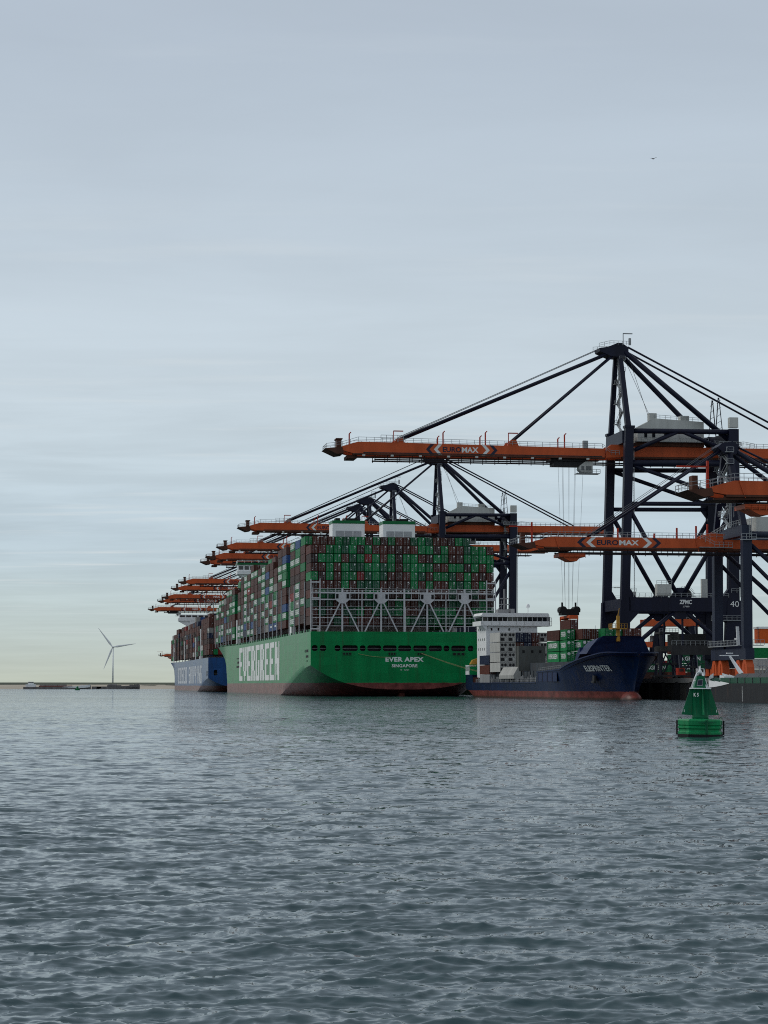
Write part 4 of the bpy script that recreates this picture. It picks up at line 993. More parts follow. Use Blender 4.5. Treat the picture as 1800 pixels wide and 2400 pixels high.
AP_RZ = math.asin(0.1657)
AP_LOC = (6.8, 685.1, 0.0)
def green_ship():
    t = empty('container_ship', AP_LOC, AP_RZ)
    tag(t, 'huge green container ship seen from its stern, two white lines of lettering on the transom', 'container ship')
    half = 31.3; zd = 21.3
    def lx(c): return (c - 822) / 1445 * 62.6
    holes = [(lx(a), lx(b)) for a, b in ((108, 152), (170, 218), (283, 327), (343, 460), (477, 520), (535, 640), (655, 760), (773, 873), (890, 993), (1010, 1112), (1126, 1170), (1186, 1297), (1315, 1358), (1422, 1470), (1488, 1534))]
    zdeck, bd, bw = big_hull(t, 400, half, zd, 1.2, M_APEX, M_DECK, holes, 14.9, 16.8, 2.3, 10.2)
    def P(name, mb, mats, parent=t, smooth=False): return mb.build(name, mats if isinstance(mats, list) else [mats], parent, smooth)
    # fairlead chocks under the openings
    for c0, c1 in ((345, 412), (695, 755), (920, 978), (1195, 1293)):
        a, b = lx(c0), lx(c1); mb = MB(); mb.bb(a, b, -.18, -.03, 13.5, 14.5)
        n = 3
        for i in range(n): mb.bb(a + (b - a) * (i + .15) / n, a + (b - a) * (i + .8) / n, -.24, -.18, 13.7, 14.35, 1)
        P('fairlead', mb, [M_GREEN, M_BLACK])
    mb = MB(); put_text(mb, 'EVER APEX', (0, -.05, 12.2), (1, 0, 0), (0, 0, 1), 12.8, 1.55, 0, .045, 1.1); P('lettering', mb, M_LETTER_W)
    mb = MB(); put_text(mb, 'SINGAPORE', (0, -.05, 10.1), (1, 0, 0), (0, 0, 1), 8.6, 1.05, 0, .035, 1.1); P('lettering', mb, M_LETTER_W)
    mb = MB(); mb.bb(-1.4, -.8, -.05, -.03, 8.6, 8.8); mb.bb(-.2, 1.5, -.05, -.03, 8.6, 8.8); P('lettering', mb, M_LETTER_W)
    mb = MB(); put_block(mb, 'EVERGREEN', (-half - .06, 164.5, 12.75), (0, -1, 0), (0, 0, 1), 153, 14.4, 0, .8); P('lettering', mb, M_LETTER_W)
    ru = MB(); ru.prism([(5.5, -3), (9.5, -3), (9.5, 3.0), (5.2, 2.4)], -.9, .9, 0, 'yz'); P('rudder', ru, [paint('antifouling', (0.15, .045, .035), .7, .3)])
    # side openings near the stern and by the bow pilot door
    for y0, y1, z0, z1 in ((6, 11, 14.6, 15.5), (13, 15, 14.6, 15.5), (6, 12, 12.8, 13.6), (8, 10, 11.4, 12.0), (236, 250, 13.2, 14.2), (236, 254, 11.4, 12.2), (240, 254, 15.2, 15.6)):
        P('side_opening', MB().bb(-half - .04, -half + .1, y0, y1, z0, z1), M_BLACK)
    # deck edge stanchions
    mb = MB()
    for i in range(48):
        y = 4 + i * 7.1
        mb.bb(-half + .05, -half + .45, y, y + 1.6, zdeck(y) - .2, zdeck(y) + .75)
    P('bulwark_stay', mb, [paint('pale_green', (0.10, 0.30, 0.16), .5, .2)])
    # stern lashing bridge
    M_GREY = paint('lashing_grey', (0.54, 0.545, 0.56), 0.5, 0.12, rust=0.15)
    z0, zt = zd, 34.4
    lb = MB(); yb = 1.6
    lb.bb(-30.6, 30.6, yb - .5, yb + .7, 31.7, 32.1); lb.bb(-30.6, 30.6, yb - .5, yb + .7, 33.9, 34.4)
    for i in range(25): lb.bb(-30.6 + i * 2.54, -30.42 + i * 2.54, yb - .3, yb - .1, 31.7, 35.6)
    lb.rail([(-30.6, yb - .45, 34.4), (30.6, yb - .45, 34.4)], 1.1, 2.54, .12)
    P('lashing_bridge', lb, M_GREY)
    for c in (345, 645, 825, 1003, 1297):
        x = lx(c); w = .28
        P('lashing_post', MB().bb(x - w, x + w, yb - .6, yb - .1, z0 - .2, 35.6), M_GREY)
        if c != 825:
            hd = MB(); hd.prism([(x - 2.4, 31.9), (x - 2.4, 34.2), (x - 1.9, 34.4), (x + 1.9, 34.4), (x + 2.4, 34.2), (x + 2.4, 31.9), (x + .9, 30.6), (x - .9, 30.6)], yb - .95, yb - .62)
            for d in (-1.75, 1.75): hd.bb(x + d - .42, x + d + .42, yb - 1.0, yb - .94, 32.2, 33.7, 1)
            P('lashing_bracket', hd, [M_GREY, M_BLACK])
            for d in (-5.5, 5.5): P('diagonal_brace', MB().beam((x + d * .07, yb - .75, 31.6), (x + d, yb - .75, z0), .42, .42), M_GREY)
    for c in (497, 1150): x = lx(c); P('lashing_post', MB().bb(x - .14, x + .14, yb - .5, yb - .2, z0, 34), M_GREY)
    hr = MB()
    for z in (23.2, 25.9, 28.6): hr.bb(-30.6, 30.6, yb - .3, yb - .12, z - .09, z + .09); hr.bb(-30.6, 30.6, yb - .3, yb - .15, z + .95, z + 1.02)
    for i in range(13): hr.bb(-30.6 + i * 5.1, -30.53 + i * 5.1, yb - .25, yb - .2, 22, 31.6)
    P('walkway', hr, M_GREY)
    for sx in (-1, 1):
        tw = MB(); 
        for x in (-31.1, -28.1): tw.bb(sx * x - .17, sx * x + .17, yb - .55, yb - .2, z0, 38.6)
        for z in (22.2, 32.4, 34.2, 37.6): tw.bb(min(sx * -31.1, sx * -28.1), max(sx * -31.1, sx * -28.1), yb - .5, yb - .25, z - .22, z + .22)
        P('corner_tower', tw, M_GREY)
    # lashing bridge posts along the side
    ys = [4 + 14.2 * i + 13.2 for i in range(4)] + [71 + 14.2 * i + 13.2 for i in range(13)] + [268 + 14.2 * i + 13.2 for i in range(7)]
    for i, y in enumerate(ys):
        h = 38.5 if y < 230 else 33
        P('lashing_bridge', MB().bb(-31.3, -30.98, y - .12, y + .25, zdeck(y), h).bb(-30.5, 30.5, y - .2, y + .5, 32.0, 32.4).bb(30.98, 31.3, y - .12, y + .25, zdeck(y), h), M_GREY)
    fl = MB(); fl.tube((.45, yb - 1.4, z0), (.45, yb - 1.4, 29.5), .09, n=6); P('ensign_staff', fl, M_WHITE)
    # engine casing with two funnels
    cs = MB(); cs.bb(-30.2, -28.6, 61.2, 68, zd, 34.5); cs.bb(28.6, 30.2, 61.2, 68, zd, 34.5); cs.bb(-20, 20, 61.5, 69, zd, 52); cs.bb(-30.3, -29.9, 61.6, 62.8, 34.5, 38)
    P('engine_casing', cs, M_WHITE)
    for x in (-9.6, 8.9):
        fn = MB(); fn.bb(x - 5.85, x + 5.85, 61, 69.5, 51.8, 61.8); f = P('funnel', fn, M_WHITE)
        cp = MB(); cp.bb(x - 5.95, x + 5.95, 60.9, 69.6, 61.8, 62.9)
        P('funnel_cap', cp, M_GREEN, f)
        for d, w in ((-3.6, .8), (-.2, .5), (1.0, .3), (2.6, 1.2)): P('exhaust_pipe', MB().bb(x + d - w, x + d + w, 63, 67, 62.85, 63.9), M_BLACK, f)
        for d in (-3.2, 0, 3.2):
            lv = MB(); lv.bb(x + d - 1.45, x + d + 1.45, 60.9, 60.98, 56.2, 59.2)
            for q in range(10): lv.bb(x + d - 1.4, x + d + 1.4, 60.85, 60.92, 56.35 + q * .28, 56.5 + q * .28)
            P('louvre', lv, paint('louvre_grey', (.42, .43, .45), .5, .1), f)
    # forward accommodation and bridge
    ac = MB(); ac.bb(-24, 24, 256.5, 266, zd, 53); ac.bb(-30.6, -29, 258, 264, zd, 33); ac.bb(29, 30.6, 258, 264, zd, 33)
    P('accommodation', ac, M_WHITE)
    br = MB(); br.prism([(-31, 53.6), (31, 53.6), (31, 55.2), (-31, 55.2)], 256, 264); br.prism([(-31, 53.6), (-14, 53.6), (-14, 49.5), (-22, 49.5)], 257, 263); br.prism([(31, 53.6), (14, 53.6), (14, 49.5), (22, 49.5)], 257, 263); br.bb(-30.6, 30.6, 256.6, 263.4, 55.2, 58)
    b = P('bridge', br, M_WHITE)
    for i in range(24): P('window', MB().bb(-30.2 + i * 2.53, -28.3 + i * 2.53, 256.5, 256.62, 55.7, 57.4), M_GLASS, b)
    P('window', MB().bb(-30.66, -30.58, 257.2, 262.8, 55.7, 57.4), M_GLASS, b)
    P('bridge_roof', MB().bb(-31, 31, 256, 264, 58, 58.7), M_GREEN, b)
    rl = MB(); rl.rail([(-30.8, 256, 58.7), (30.8, 256, 58.7)], 1.1, 3, .1); rl.rail([(-30.8, 256, 58.7), (-30.8, 264, 58.7)], 1.1, 2, .1); rl.beam((0, 260, 58.7), (0, 260, 70), .8, .8); P('railing', rl, M_WHITE, b)
    return t
green_ship()

# stern stack, one object each
PATT = ["BBGGGGBGBBBBBBGGBGBBGGGB",
        "BGGGBGGRGBGBGGBBGGBBGGGG",
        "BBGBGGGGGGGBGGGGBBGGBGBG",
        "GBGBGGRGGGBBBGGBGGDBGBBB",
        "BBBBGBGGGBBBBGBGBBGGGBGB"]
KEY = {'B': 'brown', 'G': 'green', 'R': 'red', 'D': 'dark green', 'K': 'dark brown'}
rg = random.Random(21)
while len(PATT) < 9: PATT.append(''.join(rg.choices('BGKD', (5, 4, 2, 2))[0] for _ in range(24)))
TIER = 2.95; BASE = 23.7; PITCH = 2.588
def brownish(c, r): return 'dark brown' if c == 'brown' and r.random() < .3 else ('dark green' if c == 'green' and r.random() < .22 else c)
for r in range(9):
    z = BASE + (8 - r) * TIER
    for c in range(24):
        col = brownish(KEY[PATT[r][c]], rg)
        x = -24 * PITCH / 2 + (c + .5) * PITCH + rg.uniform(-.03, .03)
        put_container(place(AP_LOC, AP_RZ, (x, 3.2 + CL / 2 + rg.uniform(-.06, .06), z)), AP_RZ, col,
                      f"{col} container, {ORD[c + 1]} from the left, {ORD[r + 2]} row down in the green ship's stern stack", 'containers of the stern stack on the green ship')
TOP = "GBBBGGGGBGBGBBGGGBBBGG"
for c, ch in enumerate(TOP):
    col = brownish(KEY[ch], rg)
    put_container(place(AP_LOC, AP_RZ, (-24 * PITCH / 2 + (c + .5) * PITCH, 17.6 + CL / 2, 24.6 + 9 * TIER)), AP_RZ, col,
                  f"{col} container, {ORD[c + 1]} from the left in the topmost row under the two funnels", 'containers of the stern stack on the green ship')
# the rest of the deck cargo
rgb = random.Random(5)
def tiers(base, amp, rr):
    prof = [max(3, base + rr.choice((0, 0, 0, -1, amp))) for _ in range(24)]
    prof[23] = min(prof[23], base - 1)
    return lambda r: prof[r] if r >= 0 else 0
bays = [(17.6, 24.6, (lambda r: 9 if r < 22 else 8))]
for i in range(2, 4): bays.append((3.2 + 14.2 * i + .2, 24.4, tiers(10, 0, rgb)))
for i in range(13): bays.append((70.5 + 14.2 * i, 24.4, tiers([10, 10, 9, 9, 10, 10, 9, 9, 10, 9, 9, 9, 8][i], 0, rgb)))
for i in range(8): bays.append((267.5 + 14.2 * i, 24.4, tiers([9, 8, 8, 7, 7, 7, 6, 5][i], 0, rgb)))
container_mass('container_stacks', bays, 24, PITCH, TIER, (42, 11, 43, 4, 3, 4, 4, 0.8, 2), 9, True, 'brown and green container stacks filling the green ship from stern to bow', AP_LOC, AP_RZ)

# blue ship ahead of it
CO_RZ = math.atan(0.165)
CO_LOC = (-95.8 + 29 * math.cos(CO_RZ), 1130 + 29 * math.sin(CO_RZ), 0.0)
M_FADED = paint('letter_faded', (0.55, 0.58, 0.62), .5, .12)
def blue_ship():
    t = empty('container_ship', CO_LOC, CO_RZ)
    tag(t, 'blue container ship moored ahead of the green one, its stern half hidden', 'container ship')
    half = 29.0; zd = 18.7
    holes = [(-26, -24), (-16, -12.5), (-10.5, -7), (-3, 1), (5, 9), (12, 16)]
    zdeck, bd, bw = big_hull(t, 385, half, zd, .8, M_COSCO, M_DECK, holes, 9.0, 12.0, 1.2, 7.5)
    def P(name, mb, mats, parent=t): return mb.build(name, mats if isinstance(mats, list) else [mats], parent)
    mb = MB()
    put_block(mb, 'COSCO', (-half - .06, 208, 9.8), (0, -1, 0), (0, 0, 1), 84, 10.2, 0, .9); P('lettering', mb, M_FADED)
    mb = MB(); put_block(mb, 'SHIPPING', (-half - .06, 98, 9.8), (0, -1, 0), (0, 0, 1), 104, 10.2, 0, .9); P('lettering', mb, M_FADED)
    P('side_opening', MB().bb(-half - .04, -half + .1, 5, 11, 8.6, 11.4), M_BLACK)
    for y in (12.5, 41, 70, 99, 128, 157, 186, 215, 245, 275, 304):
        P('lashing_bridge', MB().bb(-28.9, -28.6, y, y + .4, zd, 34).bb(-28.7, 28.7, y - .1, y + .5, 29, 29.4), M_DARKSTEEL)
    cs = MB(); cs.bb(-28.4, -26.9, 66, 73, zd, 36); cs.bb(-14, 14, 66, 74, zd, 47); P('engine_casing', cs, M_WHITE)
    P('funnel', MB().bb(-6, 6, 67, 74, 46.8, 52), M_COSCO)
    br = MB(); br.bb(-22, 22, 246, 254, zd, 46); br.prism([(-29.6, 46.2), (29.6, 46.2), (29.6, 48.2), (-29.6, 48.2)], 246, 253); br.prism([(-29.6, 46.2), (-15, 46.2), (-15, 41), (-20, 41)], 247, 252)
    br.bb(-29, 29, 246.4, 252.6, 48.2, 50.4); b = P('bridge', br, M_WHITE)
    for i in range(14): P('window', MB().bb(-28.5 + i * 4.1, -25.2 + i * 4.1, 246.3, 246.42, 48.6, 49.9), M_GLASS, b)
    for y in (96, 190, 300): P('gangway', MB().bb(-29.0, -28.55, y, y + 2.2, zd, zd + 13), M_WHITE)
    ms = MB(); ms.beam((-10, 250, 50), (-12, 250, 60), .5, .5); ms.beam((-6, 250, 50), (-6, 250, 60), .5, .5)
    for i in range(4): ms.beam((-10.3 - i * .5, 250, 52 + i * 2), (-6, 250, 53 + i * 2), .25, .25)
    P('radar_mast', ms, M_GREY)
    return t
blue_ship()
rgc = random.Random(77)
cb = []
for i in range(22):
    y = 2 + 14.6 * i + (8 if i > 3 else 0) + (10 if i > 15 else 0)
    cb.append((y, 20.4, tiers([7, 7, 8, 7, 7, 7, 8, 7, 7, 7, 7, 7, 7, 7, 7, 7, 7, 7, 6, 6, 6, 6][i], 0, rgc)))
container_mass('container_stacks', cb, 22, 2.6, 2.95, (58, 22, 6, 3, 4, 6, 6, 5, 6), 14, False, 'mostly brown container stacks on the blue ship ahead', CO_LOC, CO_RZ)

# ------------------------------------------------------------------ feeder ship
EL_LOC = (36.6, 660.0, 0.0)
EL_RZ = math.pi + math.asin(0.193)
M_ELB = hull_paint('hull_navy', (0.003, 0.014, 0.052), (0.16, 0.040, 0.033), 2.1, 0.42, 0.3)
M_ELBT = paint('feeder_blue', (0.010, 0.024, 0.080), 0.5, 0.2, rust=.15)
def feeder_ship():
    t = empty('feeder_ship', EL_LOC, EL_RZ)
    tag(t, 'dark blue feeder container ship with white bridge aft and red bulbous bow', 'feeder ship')
    def P(name, mb, mats, parent=t, smooth=False): return mb.build(name, mats if isinstance(mats, list) else [mats], parent, smooth)
    Bm = 10.9
    def zd(s):
        if s < 9: return 7.0
        if s < 10: return 7.0 - 2.7 * (s - 9)
        if s < 84: return 4.3
        if s < 85: return 4.3 + 3.0 * (s - 84)
        if s < 108: return 7.3 + .6 * (s - 85) / 23
        if s < 136: return 7.9 + 4.2 * ((s - 108) / 28) ** .85 * (1 if s > 112 else sstep(106, 112, s))
        return 12.1 - .3 * (s - 136) / 7
    def bd(s): t_ = max(0, (s - 106) / 36.7); return Bm * math.sqrt(max(0.0, 1 - t_ ** 2.6))
    def bw(s): t_ = max(0, (s - 92) / 45); return Bm * max(0, 1 - t_ ** 2.0)
    ss = [0, 1.5, 3, 5, 7, 9, 9.5, 10, 13, 17, 22, 28, 40, 55, 70, 84, 84.5, 85, 88, 92, 96, 100, 104, 108, 111, 114, 117, 120, 123, 126, 129, 132, 134.5, 137, 138.3, 139.6, 140.8, 141.7, 142.3, 142.65]
    NB, NS = 10, 10
    mb = MB(); secs = []
    for s in ss:
        zt = zd(s); e = sstep(-4, 26, s); zs = 0.0 if s <= 137 else (s - 137) / 5.8 * 11.5
        z0 = 1.0 - min(1, s / 9) * 4; z1 = 3.0 * (1 - e) - 2.5 * e
        if s > 137: z0 = z1 = zs
        sec = []
        def hb(z):
            if s > 137: k = max(0, (z - zs) / max(.2, zt - zs))
            else: k = min(1, max(0, z / zt))
            return bw(s) * (1 - k ** 1.5) + bd(s) * k ** 1.5
        for i in range(NB + 1):
            tt = i / NB; z = z0 + (z1 - z0) * tt ** (2.6 + 8 * e); sec.append((tt * hb(z), z))
        for i in range(1, NS + 1): z = z1 + (zt - z1) * i / NS; sec.append((hb(z), z))
        secs.append(sec)
    k = NB + NS + 1
    for sg in (-1, 1):
        o = len(mb.v)
        for s, sec in zip(ss, secs):
            for x, z in sec: mb.v.append((sg * x, s, z))
        for a in range(len(ss) - 1):
            for b in range(k - 1): i = o + a * k + b; mb.f.append((i, i + 1, i + k + 1, i + k)); mb.m.append(0)
    pts = [(-x, z) for x, z in secs[0][::-1]] + list(secs[0][1:])
    mb.add([(x, 0, z) for x, z in pts], [tuple(range(len(pts)))])
    h = P('hull', mb, M_ELB, smooth=True)
    try: h.data.set_sharp_from_angle(angle=R(32))
    except Exception: pass
    bl = MB()
    for j in range(13):
        ph = -math.pi / 2 + math.pi * j / 12
        for i in range(18):
            a = 2 * math.pi * i / 18; bl.v.append((2.5 * math.cos(ph) * math.cos(a), 135.4 + 5.6 * math.sin(ph), -.7 + 3.0 * math.cos(ph) * math.sin(a)))
    for j in range(12):
        for i in range(18): bl.f.append((j * 18 + i, j * 18 + (i + 1) % 18, (j + 1) * 18 + (i + 1) % 18, (j + 1) * 18 + i)); bl.m.append(0)
    P('bulbous_bow', bl, M_ELB, smooth=True)
    dk = MB()
    for a in range(len(ss) - 1):
        x0, x1 = secs[a][-1][0] * .98, secs[a + 1][-1][0] * .98
        dk.add([(-x0, ss[a], zd(ss[a]) - .9), (x0, ss[a], zd(ss[a]) - .9), (x1, ss[a + 1], zd(ss[a + 1]) - .9), (-x1, ss[a + 1], zd(ss[a + 1]) - .9)], [(0, 1, 2, 3)])
    P('deck', dk, M_DECK)
    # rubbing strake along the sheer, lighter knuckle on the bow
    for sg in (1, -1):
        kn = MB()
        for a in range(len(ss) - 1):
            if ss[a] < 85: continue
            p = (sg * secs[a][-1][0], ss[a], zd(ss[a])); q = (sg * secs[a + 1][-1][0], ss[a + 1], zd(ss[a + 1])); kn.beam(p, q, .3, .28)
        P('bulwark_cap', kn, M_ELBT)
    st = MB(); st.bb(Bm - .05, Bm + .2, 10, 84, 4.25, 4.5); P('rubbing_strake', st, M_ELBT)
    # bulwark panels
    for i in range(4):
        y0 = 86.2 + i * 4.9
        pn = MB(); pn.bb(Bm - .02, Bm + .14, y0, y0 + .45, 4.6, 7.2); pn.bb(Bm - .02, Bm + .06, y0 + .45, y0 + 4.4, 4.7, 7.1, 1)
        P('bulwark_panel', pn, [M_LETTER_N, M_ELBT])
    # whaleback and breakwater on the forecastle
    tr_ = [(8.6, 11.8), (7.6, 13.6), (5.9, 15.9), (4.8, 16.4), (-5.2, 16.4), (-6.2, 15.9), (-7.6, 13.6), (-8.6, 11.8)]
    wb = MB(); n = len(tr_)
    wb.add([(x, 124.5 + 4.5 * math.cos(x / 8.6 * 1.4), z) for x, z in tr_] + [(x * .96, 116.5, 11.8 + (z - 11.8) * .75) for x, z in tr_], [tuple(range(n)), tuple(range(2 * n - 1, n - 1, -1))] + [(i, (i + 1) % n, n + (i + 1) % n, n + i) for i in range(n)])
    P('breakwater', wb, M_ELBT)
    P('breakwater_wing', MB().prism([(109, 7.6), (117, 11.6), (117, 13.6), (115.5, 13)], -8.0, 8.0, 0, 'yz'), M_ELBT)
    ms = MB(); ms.tube((.6, 127, 15), (.6, 127, 21.6), .55, .45, 10); ms.bb(-1.4, 2.6, 125.4, 128.6, 18.1, 18.4); ms.rail([(-1.4, 128.6, 18.4), (2.6, 128.6, 18.4), (2.6, 125.4, 18.4)], 1.1, .8, .1); ms.tube((.6, 127, 21.6), (.2, 127, 23.6), .16, .1, 6)
    P('foremast', ms, M_YELLOW)
    ln = MB(); put_text(ln, 'ELBSPRINTER', (0, 0, 0), (1, 0, 0), (0, 0, 1), 10.4, 1.5, 0, 0.012)
    for i, v in enumerate(ln.v):     # wrap the name on the flared bow
        s = 129.0 + v[0]; z = 8.0 + v[2]; zt = zd(s); kk = z / zt
        hbv = bw(s) * (1 - kk ** 1.5) + bd(s) * kk ** 1.5
        ln.v[i] = (hbv + .22, s + .22, z)
    P('lettering', ln, M_LETTER_W)
    dm = MB()
    for i in range(7): dm.bb(1.5, 1.62, 133.2, 133.9, 2.4 + i * .42, 2.6 + i * .42)
    an = MB(); an.box((7.0, 126.6, 5.2), (.5, 1.8, 2.0)); an.box((7.3, 126.6, 4.6), (.5, 2.4, .5)); P('anchor', an, M_DARKSTEEL)
    # accommodation aft, facing the bow
    hs = MB(); hs.bb(-7.2, 9.1, 8, 20, 6, 22.0); hs.bb(-6.5, 8.5, 9, 19, 22, 23.3); house = P('accommodation', hs, M_WHITE)
    for x in (7.4, 5.2, 1.8, -1.6): P('window', MB().bb(x - .25, x + .25, 20, 20.05, 20.5, 21.3), M_GLASS, house)
    for x, z in ((7.6, 17.4), (3.4, 17.4), (7.6, 14.4), (3.4, 14.4), (0, 17.4)): P('window', MB().bb(x - .25, x + .25, 20, 20.05, z, z + .8), M_GLASS, house)
    for y in (10, 12.6, 15.2, 17.8):
        for z in (14.4, 17.4, 20.5): P('window', MB().bb(9.1, 9.15, y, y + .5, z, z + .8), M_GLASS, house)
    br = MB(); br.bb(-10.9, 11.0, 10, 21.2, 22.0, 22.3); br.bb(-10.9, 11, 21.0, 21.2, 22.3, 23.4); br.bb(10.8, 11, 10, 21.2, 22.3, 23.4); br.bb(-10.9, -10.7, 10, 21.2, 22.3, 23.4)
    br.prism([(9.1, 20.6), (9.1, 22.0), (10.8, 22.0)], 16, 20.8); br.prism([(-10.4, 24.7), (10.5, 24.7), (10.9, 25.1), (10.5, 25.9), (-10.4, 25.9), (-10.8, 25.1)], 10.5, 21.3)
    b = P('bridge', br, M_WHITE)
    P('window', MB().bb(-10.2, 10.3, 11, 20.6, 23.35, 24.75), M_GLASS, b)
    for i in range(14): P('window_post', MB().bb(-10.25 + i * 1.58, -10.12 + i * 1.58, 20.55, 20.68, 23.3, 24.75), M_WHITE, b)
    for i in range(9): P('rail_post', MB().bb(-10.8 + i * 2.65, -10.7 + i * 2.65, 21.2, 21.3, 22.3, 23.4), M_HOUSE, b)
    fw = MB(); fw.bb(-12.4, -10.9, 13, 18, 22.0, 22.2); fw.rail([(-12.4, 18, 22.2), (-11, 18, 22.2)], 2.4, .7, .12); fw.bb(-12.2, -11.4, 15, 17, 22.2, 25); P('signal_box', fw, M_GREY, b)
    rm = MB(); rm.beam((2.0, 15, 25.9), (2.0, 15, 33.6), .5, .5); rm.bb(.2, 4.4, 13.6, 16, 25.9, 27.2); rm.bb(.8, 3.2, 14.8, 15.2, 30.4, 30.8); rm.bb(.4, 3.6, 14.8, 15.2, 28.6, 28.9); rm.bb(-1, 1, 14, 16, 25.9, 27.4); rm.beam((2.4, 15, 29), (5.2, 15, 26), .15, .15); rm.tube((3, 15, 25.9), (3, 15, 30), .1, n=6)
    P('radar_mast', rm, M_GREY)
    dome = MB(); dome.tube((-5.6, 15, 25.9), (-5.6, 15, 27.8), .12, n=6); dome.lathe([(.35, 0), (.6, .3), (.6, .8), (.4, 1.2), (.1, 1.35)], (-5.6, 15, 27.7), 12); P('satellite_dome', dome, M_WHITE, smooth=True)
    # poop rail, stern stack base
    pr = MB(); pr.bb(8.6, 11, .2, 4.6, 9.6, 10.0); pr.bb(10.85, 11, .2, 4.6, 7, 8.1)
    for y in (.3, 1.6, 3, 4.4): pr.bb(10.75, 10.95, y, y + .2, 7, 9.7)
    P('stern_shelter', pr, M_WHITE)
    P('rescue_boat', MB().prism([(7.0, 10.2), (11.0, 10.2), (10.2, 11.6), (8.6, 12.1), (7.4, 11.6)], 5.2, 7.0, 0, 'xz'), M_YELLOW)
    ho = MB(); ho.bb(-9.0, 8.6, 22, 112, 3.2, 7.6); ho.bb(-8.6, 6.6, 62, 112, 7.6, 10.05)
    for i in range(24): ho.bb(8.6, 8.8, 23 + i * 3.6, 23.3 + i * 3.6, 3.4, 7.8)
    P('hatch_coaming', ho, paint('coaming_slate', (.045, .055, .065), .6, .35, rust=.3))
    dp = MB()
    for i in range(26):
        y = 12 + i * 2.8
        dp.bb(10.2, 10.45, y, y + .3, 4.3, 5.6 + (i * 7 % 3) * .5)
        if i % 2: dp.bb(9.4, 10.2, y - .2, y + .8, 3.6, 5.2 + (i % 5) * .25)
    dp.rail([(10.5, 12, 4.4), (10.5, 84, 4.4)], 1.1, 2.2, .07); dp.rail([(10.6, 86, 7.4), (10.6, 108, 8)], 1.0, 2.0, .07)
    P('deck_fittings', dp, M_GREY)
    P('stack_pedestal', MB().bb(8.5, 10.6, 17.5, 30, 4, 6.95), M_GREY)
    cg = MB(); cg.bb(1.4, 9.4, 56.5, 60, 7.7, 15.0); cg.bb(9.4, 9.5, 57, 57.5, 7.7, 15)
    for x in (2.6, 5.0, 7.6): cg.bb(x, x + .7, 60, 60.06, 13.0, 13.8, 1)
    P('cell_bulkhead', cg, [paint('bulkhead_grey', (.085, .09, .085), .6, .25, rust=.25), M_BLACK])
    cv = MB(); cv.prism([(8.8, 5.6), (8.8, 8.2), (9.6, 9.0), (11.0, 6.6), (10.9, 5.6)], 43, 60); P('pitched_cover', cv, [paint('tarpaulin', (.36, .36, .34), .7, .2)])
    return t
feeder_ship()
def elb(x, y, z): return place(EL_LOC, EL_RZ, (x, y, z))
ET = 2.98
GE = 'containers on the blue feeder ship'
def end_name(i): return ['bottom', 'second', 'third', 'top', 'fifth'][i]
def elb_stack(x, sf, z, cols, where, kind='40', text=(), total=None):
    L = 6.06 if kind == '20' else CL
    for i, c in enumerate(cols):
        kd = 'reefer' if c == 'white' and kind == 'reefer' else ('20' if kind == '20' else '40')
        lv = 'only' if len(cols) == 1 else ('top' if i == len(cols) - 1 else ('bottom' if i == 0 else ORD[i + 1]))
        o = put_container(elb(x, sf - L / 2, z + i * ET), EL_RZ + math.pi, c, f"{c} container, {lv} one of {where}", GE, kd)
        if i in text:
            mb = MB(); w = L * .72
            put_text(mb, 'ONE' if c == 'magenta' else 'EVERGREEN', (-CW / 2 - .035, 0, 1.5), (0, -1, 0), (0, 0, 1), w if c != 'magenta' else 4.2, 1.35 if c != 'magenta' else 2.0, 0, .02)
            mb.build('lettering', [M_LETTER_W], o)
            if c == 'green':
                mb = MB(); mb.tube((-.55, -L / 2 - .03, 2.1), (-.55, -L / 2 + .02, 2.1), .42, n=14); put_text(mb, 'EVERGREEN', (.5, -L / 2 - .03, 2.3), (1, 0, 0), (0, 0, 1), .9, .16, 0, .01); mb.build('emblem', [M_LETTER_W], o)
elb_stack(9.45, 29.8, 7.0, ['brown', 'navy'], 'the two high stack at the feeder starboard rail')
bayA = [(9.3, ['white', 'white', 'white', 'white'], 'reefer'), (6.85, ['white', 'white', 'white', 'white'], 'reefer'), (4.4, ['brown', 'brown', 'brown', 'navy'], '40'), (1.95, ['blue', 'brown', 'navy', 'navy'], '40'),
        (-.5, ['navy', 'brown', 'brown', 'brown'], '40'), (-2.95, ['white', 'white', 'white', 'white'], 'reefer'), (-5.4, ['brown', 'dark brown', 'navy'], '40'), (-7.85, ['brown', 'navy', 'brown'], '40')]
for j, (x, cols, kd) in enumerate(bayA): elb_stack(x, 42.4, 7.65, cols, f'the {ORD[j + 1]} stack across in front of the feeder bridge', kd)
elb_stack(4.95, 91, 10.1, ['green', 'green', 'brown'], 'the lettered stack right of the grey bulkhead', '40', (0, 1))
elb_stack(2.45, 91, 10.1, ['brown', 'green', 'brown'], 'the stack behind the lettered green ones')
elb_stack(4.95, 98.4, 10.1, ['green', 'green', 'green'], 'the short stack of three green boxes amidships', '20', (0, 1, 2))
elb_stack(2.35, 104.6, 10.1, ['green', 'green', 'brown'], 'the stack topped brown behind the breakwater slope', '40', (0, 1))
elb_stack(-.15, 104.6, 10.1, ['dark brown', 'green', 'brown'], 'the inner stack hidden behind the brown topped one')
elb_stack(-2.1, 110.5, 10.1, ['dark brown', 'magenta', 'green'], 'the stack with the magenta box by the breakwater', '40', (1,))
elb_stack(-4.6, 110.5, 10.1, ['brown', 'grey', 'green'], 'the stack just past the magenta box')
elb_stack(-7.1, 111.5, 10.1, ['brown', 'brown', 'brown'], 'the brown stack behind the yellow foremast')
